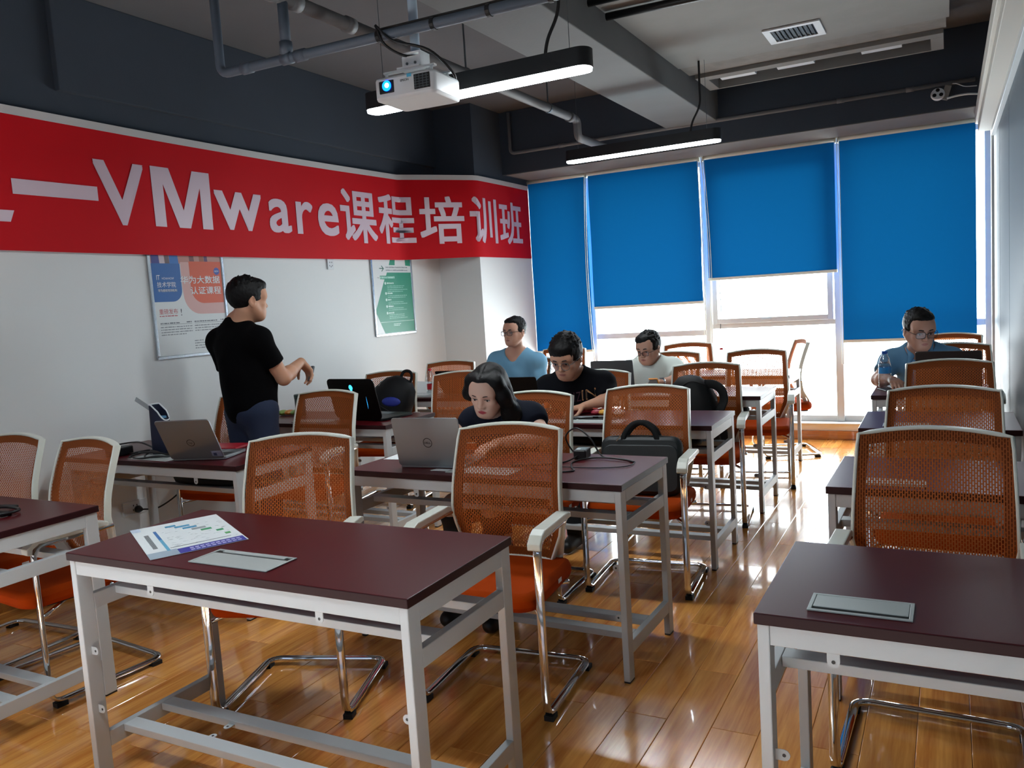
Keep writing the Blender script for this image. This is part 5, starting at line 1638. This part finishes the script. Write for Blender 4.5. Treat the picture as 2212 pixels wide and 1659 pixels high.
def person(label, J, head, sc, yaw, pitch, roll=0.0, tone='c79a80', female=False, hair='short', shirt=None, pants=None, sleeve=0.62, neck=0.078, vneck=False, collar=False, wrinkle=0.0035, size=1.0, belly=0.0, hands=None, hem=-0.10, waist=0.13, slim=1.0):
    H = np.array(head, float)
    X = head_frame(yaw, pitch, roll)
    R = np.array(X)
    P, N = np.array(J['pelvis'], float), np.array(J['neck'], float)
    sL, sR = np.array(J['sL'], float), np.array(J['sR'], float)
    lo_pts = [P, N, H] + [np.array(J[k], float) for k in ('sL', 'sR', 'eL', 'eR', 'wL', 'wR', 'hL', 'hR', 'kL', 'kR', 'aL', 'aR')]
    lo = np.min(lo_pts, 0) - 0.24; hi = np.max(lo_pts, 0) + 0.24
    lo[2] = max(lo[2], -0.02)
    fine = [(H, 0.135)]
    for w in ('wL', 'wR'):
        D = np.array(hands[w][0]) if hands else np.array([0, -1, 0])
        fine.append((np.array(J[w]) + nv(D) * 0.07, 0.085))
    up = nv(N - P); rt = nv(sR - sL); bk = nv(np.cross(up, rt)) * -1
    rt = np.cross(bk, up) * 1.0
    T = np.stack([nv(rt), nv(bk), up])
    at = lambda t, b=0.0: P + (N - P) * t + T[1] * b
    hb = np.linalg.norm(sR - sL) / 0.36
    def torso(f, o=0.0):
        f.ell(at(0.02), T, (0.155 * hb + o, 0.115 + o, 0.115 + o), 0.0)
        f.ell(at(0.35, -belly * 0.5), T, (0.138 * hb + o + belly * 0.4, 0.105 + o + belly, 0.17 + o), 0.08)
        f.ell(at(0.70), T, (0.160 * hb + o, 0.112 + o, 0.165 + o), 0.08)
        f.cap(sL, sR, 0.052 + o, None, 0.05)
        for s_ in (sL, sR):
            f.cap(s_ * 0.72 + N * 0.28 + T[2] * 0.012, N + T[2] * 0.035, 0.040 + o * 0.7, 0.046 + o * 0.2, 0.05)
            f.ell(s_, T, (0.058 + o, 0.060 + o, 0.062 + o), 0.04)
    # ---------------- body
    f = Field(lo, hi, fine)
    torso(f, -0.006)
    f.cap(N - up * 0.02, H + R[1] * 0.022 * sc - R[2] * 0.055 * sc, 0.056 * sc * (0.86 if female else 1), 0.054 * sc * (0.88 if female else 1), 0.03)
    for s in 'LR':
        S_, E_, W_ = (np.array(J[k + s], float) for k in ('s', 'e', 'w'))
        g = 0.88 if female else 1.0
        f.cap(S_, E_, 0.050 * g * size, 0.040 * g * size, 0.03)
        mid = E_ + (W_ - E_) * 0.3
        f.cap(E_, mid, 0.041 * g * size, 0.042 * g * size, 0.02); f.cap(mid, W_, 0.041 * g * size, 0.026 * g * size, 0.02)
        hp, kn, an = (np.array(J[k + s], float) for k in ('h', 'k', 'a'))
        f.cap(hp, kn, 0.082, 0.058, 0.05); f.cap(kn, kn + (an - kn) * 0.35, 0.056, 0.056, 0.03); f.cap(kn + (an - kn) * 0.3, an, 0.056, 0.036, 0.03)
        if hands:
            D, Np, Sp, cu = hands['w' + s]
            hand(f, W_, D, Np, Sp, cu, 0.92 if female else 1.0)
    L = add_head(f, H, X, sc, female, slim)
    lm = 1
    me = f.mesh('person', [skin(tone, 'a23640' if female else '935a50')])
    co = np.empty(len(me.vertices) * 3, np.float32); me.vertices.foreach_get('co', co)
    q_ = (co.reshape(-1, 3) - H) @ R.T / sc
    e_ = (q_[:, 0] / (0.0225 if female else 0.021)) ** 2 + ((q_[:, 2] + 0.0668) / ((0.0105 if female else 0.0085) * (1 - 0.25 * np.abs(q_[:, 0]) / 0.022))) ** 2
    lipm = np.clip((1.15 - e_) / 0.45, 0, 1) * (q_[:, 1] < -0.07)
    a_ = me.attributes.new('lip', 'FLOAT', 'POINT'); a_.data.foreach_set('value', lipm.astype(np.float32))
    base = Vector((P[0], P[1], 0))
    me.transform(Matrix.Translation(-base))
    body = link('person', me, loc=base)
    tag(body, label, 'person')
    def child(nm, fl, m, cl=None):
        e = fl.mesh(nm, m if isinstance(m, list) else [m], cl); e.transform(Matrix.Translation(-base)); return link(nm, e, body)
    # ---------------- shirt
    f = Field(lo, hi, [(N, 0.10)], 0.0082, 0.006)
    torso(f, 0.012)
    if wrinkle:
        f.noise(wrinkle, 26, sum(map(ord, label)) % 7)
    sl_fields = []
    for s in 'LR':
        S_, E_ = np.array(J['s' + s], float), np.array(J['e' + s], float)
        g = Field(lo, hi, [(N, 0.10)], 0.0082, 0.006)
        k_ = sleeve
        endp = S_ + (E_ - S_) * k_
        rr = (0.052 if female else 0.062) * size
        g.cap(S_, endp + (E_ - S_) * 0.12, 0.066 * (0.9 if female else 1.0), rr, 0.0)
        if wrinkle:
            g.noise(wrinkle * 0.8, 38, ord(s))
        u_ = nv(E_ - S_)
        g.cyl(endp, endp + u_ * 0.30, 0.13, 0.004)
        A, B = f.F, g.F; h = np.maximum(0.03 - np.abs(A - B), 0) / 0.03
        f.F = np.minimum(A, B) - h * h * 0.03 * 0.25
    f.plane(P + up * hem, -up, lo, hi)
    nb = N + (H - N) * 0.15
    f.cap(N + up * 0.005 - T[1] * 0.012, nb + up * 0.14 - T[1] * 0.02, neck, neck * 1.15, 0.012, 'sub')
    if vneck:
        f.ell(N - T[1] * 0.10 - up * 0.018, T, (0.036, 0.06, 0.036), 0.02, 'sub')
    if shirt is not None:
        sh_ = child('shirt', f, shirt)
    if collar:
        f = Field(N - 0.2, N + 0.2, [(N, 0.2)], 0.006, 0.0045)
        for s in (-1, 1):
            a0 = N + T[1] * 0.055 + up * 0.055 + T[0] * s * 0.01
            a1 = N + T[0] * s * 0.072 + up * 0.045
            a2 = N + T[0] * s * 0.055 - T[1] * 0.075 - up * 0.005
            a3 = N + T[0] * s * 0.078 - T[1] * 0.098 - up * 0.045
            for p_, q_, r0, r1 in ((a0, a1, 0.014, 0.014), (a1, a2, 0.014, 0.015), (a2, a3, 0.016, 0.008)):
                f.cap(p_, q_, r0, r1, 0.012)
        child('collar', f, shirt)
    # ---------------- trousers and shoes
    f = Field(lo, hi, [], 0.011)
    f.ell(at(0.0), T, (0.163 * hb, 0.124, 0.118), 0.0)
    for s in 'LR':
        hp, kn, an = (np.array(J[k + s], float) for k in ('h', 'k', 'a'))
        f.cap(hp, kn, 0.094, 0.070, 0.05); f.cap(kn, an, 0.068, 0.058, 0.04)
    f.noise(0.003, 24, 2)
    f.plane(P + up * waist, up, lo, hi)
    if pants is not None:
        child('trousers', f, pants)
    for s in 'LR':
        an = np.array(J['a' + s], float); fd = np.array(J['foot'], float)
        g = Field(an - 0.22, an + 0.24, [], 0.009)
        g.cap((an[0], an[1], 0.052), (an[0] + fd[0] * 0.14, an[1] + fd[1] * 0.14, 0.036), 0.046, 0.036, 0.02)
        g.cap((an[0] - fd[0] * 0.04, an[1] - fd[1] * 0.04, 0.045), (an[0], an[1], 0.075), 0.040, 0.048, 0.02)
        g.plane((0, 0, 0.004), (0, 0, -1), an - 0.3, an + 0.3)
        child('shoe', g, M['shoe'])
    # ---------------- hair
    f = Field(H - 0.24, H + 0.24, [(H, 0.26)], 0.006, 0.0045)
    Ee = lambda c, r, k=0.012, op='add', Rm=R: f.ell(L(*c), Rm, np.array(r) * sc, k * sc, op)
    if hair in ('short', 'thick', 'crop'):
        t = {'short': 0.012, 'thick': 0.020, 'crop': 0.009}[hair]
        Ee((0, 0.020, 0.034), (0.078 + t * 0.62, 0.096 + t * 0.7, 0.087 + t), 0.0)
        if hair == 'thick':
            Ee((0, -0.045, 0.075), (0.066, 0.055, 0.040), 0.03)
            Ee((0, -0.050, 0.060), (0.066, 0.040, 0.030), 0.02)
        if hair == 'short':
            Ee((0.012, -0.05, 0.082), (0.055, 0.045, 0.032), 0.03)
        if hair == 'crop':
            Ee((0, -0.04, 0.088), (0.058, 0.05, 0.026), 0.03)
        f.noise(0.0009, 160, 3); f.noise(0.0008, 420, 1)
        rt_ = random.Random(11)
        for _ in range(150 if hair == 'thick' else 120):            # short tufts break the outline
            a_, z_ = rt_.uniform(0, 2 * math.pi), rt_.uniform(0.25, 1.0)
            rr_ = math.sqrt(1 - z_ * z_)
            dv = np.array((rr_ * math.cos(a_), rr_ * math.sin(a_), z_))
            rad = np.array((0.078 + t * 0.62, 0.096 + t * 0.7, 0.087 + t))
            c0 = np.array((0, 0.020, 0.034)) + dv * rad * 0.965
            c1 = c0 + (dv * 0.9 + np.array((rt_.uniform(-0.3, 0.3), -0.55 if hair != 'crop' else -0.2, rt_.uniform(-0.2, 0.3)))) * {'short': 0.011, 'thick': 0.012, 'crop': 0.008}[hair]
            f.cap(L(*c0), L(*c1), 0.0055 * sc, 0.0022 * sc, 0.006)
        if hair == 'thick':
            for k_ in range(22):
                x_ = -0.062 + 0.124 * k_ / 21
                y_ = -0.080 + 6.0 * x_ * x_
                f.cap(L(x_, y_ + 0.01, 0.075), L(x_ + rt_.uniform(-0.006, 0.006), y_ - 0.012, 0.030 + rt_.uniform(-0.006, 0.008)), 0.010 * sc, 0.0035 * sc, 0.006)
        # face opening, ears, nape
        if hair == 'thick':
            Ee((0, -0.085, -0.060), (0.070, 0.075, 0.090), 0.008, 'sub')
        elif hair == 'crop':
            Ee((0, -0.095, -0.035), (0.072, 0.075, 0.108), 0.006, 'sub')
        else:
            Ee((0, -0.090, -0.045), (0.071, 0.072, 0.104), 0.008, 'sub')
        nape = L(0, 0.06, -0.062 if hair != 'crop' else -0.045)
        f.plane(nape, nv(-R[2] * 0.92 - R[1] * 0.38), H - 0.3, H + 0.3, 0.01)
        for s in (-1, 1):
            Ee((s * 0.088, 0.014, -0.040), (0.028, 0.030, 0.042), 0.006, 'sub')
            Ee((s * 0.075, -0.052, -0.055), (0.035, 0.042, 0.055), 0.006, 'sub')
    else:
        # long straight hair, parted, hanging beside the face
        Ee((0, 0.022, 0.034), (0.087, 0.104, 0.092), 0.0)
        f.ell(L(0, 0.075, -0.06), R, np.array((0.085, 0.055, 0.13)) * sc, 0.03)
        down = np.array([0, 0, -1.0])
        for s in (-1, 1):
            a0 = L(s * 0.062, -0.030, 0.062); a1 = L(s * 0.088, -0.022, -0.01)
            f.cap(a0, a1, 0.034 * sc, 0.030 * sc, 0.03)
            f.cap(a0, L(s * 0.012, -0.062, 0.086), 0.024 * sc, 0.018 * sc, 0.02)
            if s > 0:
                f.cap(a1, L(0.070, 0.045, -0.085), 0.028 * sc, 0.03 * sc, 0.03)
                continue
            a2 = a1 + nv(down * 0.8 + R[1] * 0.5) * 0.12
            a3 = np.array(J['s' + ('R' if s > 0 else 'L')]) * 0.55 + N * 0.45 + T[1] * 0.03 + up * 0.055
            f.cap(a1, a2, 0.032 * sc, 0.040 * sc, 0.03)
            f.cap(a2, a3 + down * 0.03, 0.042 * sc, 0.040 * sc, 0.04)
        f.cap(L(0, 0.07, -0.05), N + T[1] * 0.06 + up * 0.02, 0.07 * sc, 0.065, 0.04)
        f.noise(0.0006, 160, 3)
        Ee((0.004, -0.108, -0.072), (0.046, 0.080, 0.116), 0.012, 'sub')
        Ee((0.004, -0.105, -0.062), (0.060, 0.080, 0.070), 0.016, 'sub')
        f.cap(L(0.004, -0.070, 0.104), L(0.004, 0.03, 0.132), 0.0035 * sc, None, 0.008 * sc, 'sub')
    child('hair', f, M['hair'])
    # ---------------- eyes, brows
    Rm = Matrix(((R[0][0], R[1][0], R[2][0]), (R[0][1], R[1][1], R[2][1]), (R[0][2], R[1][2], R[2][2])))
    for s in (-1, 1):
        c = Vector(L(s * 0.032, -0.0790, -0.0075)) - base
        q = MB(); q.ell(c, (0.0135 * sc, 0.0085 * sc, 0.0050 * sc), M=Rm); q.build('eye', M['eye_white'], body, smooth=True)
        c = Vector(L(s * 0.032, -0.0835, -0.0078)) - base
        q = MB(); q.ell(c, (0.0058 * sc, 0.0048 * sc, 0.0050 * sc), M=Rm); q.build('iris', M['iris'], body, smooth=True)
        pts = [Vector(L(s * x, y, z)) - base for x, y, z in ((0.0165, -0.0862, -0.0045), (0.025, -0.0885, -0.0015), (0.034, -0.0875, -0.0012), (0.042, -0.083, -0.0035), (0.0475, -0.078, -0.0065))]
        q = MB(); q.tube(smooth_path(pts, 3), 0.0014 * sc, 6); q.build('eyelid_line', M['brow'], body, smooth=True)
        pts = [Vector(L(s * x, y, z)) - base for x, y, z in ((0.014, -0.0945, 0.0165), (0.025, -0.0945, 0.0195), (0.038, -0.0900, 0.0200), (0.050, -0.0800, 0.0155))]
        q = MB(); q.sweep(smooth_path(pts, 4), [((0.0028 if female else 0.0038) * sc * math.cos(a), (0.0028 if female else 0.0038) * sc * math.sin(a)) for a in [math.pi * k / 4 for k in range(8)]], up=tuple(R[1]), scale=[0.7] + [1.15] * 8 + [1.1, 0.8, 0.6, 0.35]); q.build('eyebrow', M['brow'], body, smooth=True)
    return body, L, R, sc, base, T, (sh_ if shirt is not None else None)

def glasses(info, label, shape='rect', m=None, w=0.027, h=0.019, drop=0.0):
    body, L, R, sc = info[:4]
    m = m or M['black']
    root_ = empty('glasses', Vector(L(0, -0.1, -0.006)))
    o = root_.location
    pt_ = lambda x, y, z: Vector(L(x, y, z + drop)) - o
    for s in (-1, 1):
        cx = s * 0.0335
        loop = []
        for k in range(24):
            a = 2 * math.pi * k / 24
            e = 2.0 if shape == 'round' else 3.6
            ca, sa = math.cos(a), math.sin(a)
            x = w * abs(ca) ** (2 / e) * (1 if ca >= 0 else -1); z = h * abs(sa) ** (2 / e) * (1 if sa >= 0 else -1)
            loop.append((cx + x, -0.1045 + 0.10 * (abs(cx + x) - 0.0335) ** 1 * 1.0 * 0.25 + 0.0, -0.008 + z))
        q = MB(); q.tube([pt_(*p) for p in loop], 0.0016, 6, closed=True); q.build('rim', m, root_, smooth=True)
        q = MB(); q.add([pt_(*p) for p in loop], [tuple(range(24))]); q.build('lens', M['lens'], root_)
        q = MB(); q.tube([pt_(cx + s * w, -0.103, 0.0), pt_(s * 0.072, -0.088, 0.002), pt_(s * 0.083, -0.03, 0.003), pt_(s * 0.085, 0.025, 0.0), pt_(s * 0.083, 0.045, -0.018)], 0.0018, 6); q.build('temple', m, root_, smooth=True)
    q = MB(); q.tube(smooth_path([pt_(-0.0335 + w, -0.105, -0.004), pt_(0, -0.1085, 0.0), pt_(0.0335 - w, -0.105, -0.004)], 3), 0.0016, 6); q.build('bridge', m, root_, smooth=True)
    return tag(root_, label, 'glasses')

def seated(px, py, lean=(0, 0), **kw):
    """legs and hips for someone sitting facing -y at (px,py)"""
    J = dict(pelvis=(px, py, 0.545), hL=(px + 0.085, py - 0.02, 0.535), hR=(px - 0.085, py - 0.02, 0.535), kL=(px + 0.105, py - 0.42, 0.52), kR=(px - 0.105, py - 0.42, 0.52),
             aL=(px + 0.11, py - 0.40, 0.085), aR=(px - 0.11, py - 0.40, 0.085), foot=(0, -1))
    J.update(kw)
    return J
PALM_D = (0, 0, -1)

# standing man in black, back to us
J = dict(pelvis=(-3.585, 3.45, 0.90), neck=(-3.635, 3.45, 1.385), sL=(-3.815, 3.47, 1.305), sR=(-3.450, 3.425, 1.305),
         eL=(-3.83, 3.55, 1.04), eR=(-3.405, 3.545, 1.075), wL=(-3.80, 3.66, 0.82), wR=(-3.465, 3.765, 1.150),
         hL=(-3.67, 3.46, 0.88), hR=(-3.50, 3.44, 0.88), kL=(-3.68, 3.47, 0.48), kR=(-3.49, 3.45, 0.48), aL=(-3.69, 3.45, 0.085), aR=(-3.48, 3.43, 0.085), foot=(0.1, 0.98))
p1 = person('man standing in a black T-shirt and jeans, back turned, pointing', J, (-3.553, 3.475, 1.538), 1.04, (0.33, 0.94), -0.06, 0.0, 'c08f72', hair='short',
            shirt=mat('black_t_shirt', '020203', 0.95, spec=0.1, bump=0.3, bscale=300), pants=M['jeans'], hands=dict(wL=((0.1, 0.3, -0.95), (1, 0, 0), (0, 1, 0), 0.5), wR=((0.12, 0.62, -0.74), (-0.1, -0.8, -0.5), (-1, 0, 0), 0.95)),
            belly=0.035, size=1.0, hem=-0.20, wrinkle=0.003, neck=0.062, waist=0.05)

# woman leaning to the silver laptop
J = seated(-1.885, 3.50, pelvis=(-1.885, 3.52, 0.545), neck=(-1.905, 3.375, 0.925), sL=(-1.755, 3.43, 0.875), sR=(-2.055, 3.405, 0.855),
           eL=(-1.645, 3.36, 0.80), eR=(-2.15, 3.30, 0.77), wL=(-1.80, 3.17, 0.800), wR=(-2.03, 3.14, 0.798))
p2 = person('woman with long dark hair in a navy top leaning towards a silver laptop', J, (-1.886, 3.268, 1.030), 0.98, (0.05, -1.0), -0.38, -0.10, 'cfa893', female=True, hair='long',
            shirt=mat('navy_top', '070d1c', 0.85, spec=0.2, bump=0.2, bscale=300), pants=M['trouser'], sleeve=0.30, neck=0.072, wrinkle=0.002,
            hands=dict(wL=((-0.3, -0.95, -0.12), PALM_D, (-1, 0, 0), 0.5), wR=((0.25, -0.95, -0.12), PALM_D, (1, 0, 0), 0.5)))

# man in light blue
J = seated(-3.13, 5.98, pelvis=(-3.13, 6.0, 0.55), neck=(-3.13, 5.935, 1.015), sL=(-2.945, 5.93, 0.935), sR=(-3.325, 5.93, 0.945),
           eL=(-2.905, 5.88, 0.70), eR=(-3.40, 5.84, 0.74), wL=(-3.0, 5.66, 0.79), wR=(-3.28, 5.62, 0.79))
p3 = person('man in a light blue T-shirt and glasses looking towards the front wall', J, (-3.098, 5.86, 1.190), 0.97, (-0.22, -0.98), 0.0, 0.0, 'bd8f78', hair='crop',
            shirt=mat('light_blue_t_shirt', '6a9dba', 0.85, bump=0.3, bscale=300), pants=M['trouser'], vneck=True, neck=0.088, belly=0.03, size=1.08, sleeve=0.70,
            hands=dict(wL=((-0.4, -0.9, -0.1), PALM_D, (-1, 0, 0), 0.6), wR=((0.4, -0.9, -0.1), PALM_D, (1, 0, 0), 0.6)))
glasses(p3, 'dark rectangular glasses of the man in light blue', 'rect', M['black'])

# man in black printed shirt
J = seated(-2.02, 4.62, pelvis=(-2.02, 4.68, 0.55), neck=(-2.035, 4.565, 0.965), sL=(-1.855, 4.62, 0.900), sR=(-2.215, 4.59, 0.885),
           eL=(-1.775, 4.53, 0.815), eR=(-2.33, 4.48, 0.79), wL=(-1.885, 4.385, 0.795), wR=(-2.20, 4.36, 0.795))
p4 = person('man with round glasses in a black printed T-shirt bending over his laptop', J, (-2.007, 4.43, 1.085), 1.05, (0.0, -1.0), -0.36, 0.0, 'b98a70', hair='thick', slim=0.93,
            shirt=mat('black_printed_shirt', '04050a', 0.9, spec=0.15, bump=0.3, bscale=300), pants=M['trouser'], sleeve=0.80,
            hands=dict(wL=((-0.75, -0.6, -0.12), (0.1, 0, -1), (-0.4, -1, 0), 0.75), wR=((0.3, -0.95, -0.1), PALM_D, (1, 0, 0), 0.6)))
glasses(p4, 'thin round glasses of the man in the black printed shirt', 'round', M['grey_metal'], 0.0255, 0.0235, -0.004)

# man in white
J = seated(-1.985, 5.93, pelvis=(-1.985, 5.97, 0.55), neck=(-1.975, 5.875, 0.925), sL=(-1.815, 5.92, 0.865), sR=(-2.15, 5.90, 0.855),
           eL=(-1.735, 5.80, 0.785), eR=(-2.25, 5.76, 0.785), wL=(-1.825, 5.60, 0.790), wR=(-2.08, 5.62, 0.795))
p5 = person('slim man in a white T-shirt and glasses looking down at a grey laptop', J, (-1.955, 5.79, 1.030), 0.98, (-0.25, -0.97), -0.22, 0.0, 'bd917a', hair='short', slim=0.93,
            shirt=mat('white_t_shirt', 'cfd8d0', 0.85, bump=0.2, bscale=300), pants=M['trouser'], sleeve=0.62, wrinkle=0.005,
            hands=dict(wL=((-0.85, -0.5, -0.1), (0.1, 0, -1), (-0.4, -1, 0), 0.6), wR=((0.2, -0.95, -0.1), PALM_D, (1, 0, 0), 0.5)))
glasses(p5, 'narrow dark glasses of the man in white', 'rect', M['black'], 0.027, 0.015, -0.008)

# man in polo shirt
J = seated(-0.10, 5.98, pelvis=(-0.10, 6.02, 0.55), neck=(-0.165, 5.85, 0.965), sL=(0.015, 5.90, 0.890), sR=(-0.335, 5.88, 0.885),
           eL=(0.10, 5.78, 0.79), eR=(-0.405, 5.72, 0.785), wL=(-0.02, 5.63, 0.795), wR=(-0.31, 5.555, 0.798))
p6 = person('man with glasses in a blue polo shirt at the small desk by the right wall', J, (-0.165, 5.70, 1.100), 1.04, (0.42, -0.91), -0.24, 0.0, 'a97d68', hair='crop',
            shirt=mat('blue_polo_shirt', '4d7896', 0.85, bump=0.3, bscale=300), pants=M['trouser'], collar=True, vneck=True, neck=0.082, sleeve=0.62, belly=0.015,
            hands=dict(wL=((-0.2, -0.95, -0.1), PALM_D, (-1, 0, 0), 0.5), wR=((0.25, -0.95, -0.05), PALM_D, (1, -0.1, 0), 0.55)))
glasses(p6, 'dark rectangular glasses of the man in the polo shirt', 'rect', M['black'])

# presenter remote in the standing man's hand
root = empty('remote', (-3.452, 3.835, 1.075))
Mr = Matrix.Rotation(math.radians(-25), 4, 'X')
q = MB(); q.box(-0.012, 0.012, -0.008, 0.008, -0.055, 0.045, Mr); q.build('remote_body', M['grey_metal'], root, bevel=0.005)
q = MB(); q.box(-0.005, 0.005, 0.008, 0.0095, 0.015, 0.03, Mr); q.build('button', M['black'], root)
tag(root, 'small dark remote held by the standing man', 'remote')

# watch, shirt print
wr_ = Vector(J['wL'])
W5, E5 = Vector((-1.825, 5.60, 0.790)), Vector((-1.735, 5.80, 0.785))
d5 = (W5 - E5).normalized()
root = empty('wristwatch', W5 - d5 * 0.03)
Mw = d5.to_track_quat('Z', 'Y').to_matrix().to_4x4()
q = MB(); q.lathe([(0.029, -0.009), (0.032, -0.009), (0.032, 0.009), (0.029, 0.009)], 18, M=Mw); q.build('strap', M['chrome'], root, smooth=True)
q = MB(); q.lathe([(0.001, 0.030), (0.018, 0.030), (0.018, 0.037), (0.001, 0.038)], 18); q.build('case', M['silver'], root, auto=True)
tag(root, 'silver wristwatch on the man in white', 'watch')

def shirt_print(info, body_txt, x0, z0, w, h, m, y_from, bold=0.0, skew=0.0):
    body, L, R, sc, base, T, sh = info
    vs, fs = text_fit(body_txt, w, h, bold)
    bm = bmesh.new(); bm.from_mesh(sh.data); bvh = BVHTree.FromBMesh(bm); bm.free()
    out = []
    for x, y, _ in vs:
        o = Vector((x0 + x - base.x, y_from - base.y, z0 + y + skew * x))
        hit = bvh.ray_cast(o, Vector((0, 1, 0)))
        p = hit[0] if hit[0] is not None else Vector((o.x, o.y + 0.05, o.z))
        out.append(p + Vector((0, -0.0025, 0)))
    me = bpy.data.meshes.new('shirt_print'); me.from_pydata([tuple(p) for p in out], [], fs); me.materials.append(m)
    link('shirt_print', me, body)
shirt_print(p4, 'IN', -1.945, 0.815, 0.075, 0.062, col('b98a5e'), 4.2, 0.0, 0.15)
shirt_print(p4, 'IN', -1.941, 0.821, 0.067, 0.050, col('0b0d16'), 4.198, -0.01, 0.15)
shirt_print(p4, '51Z', -2.02, 0.805, 0.07, 0.058, col('3a1528'), 4.2, 0.0, 0.1)
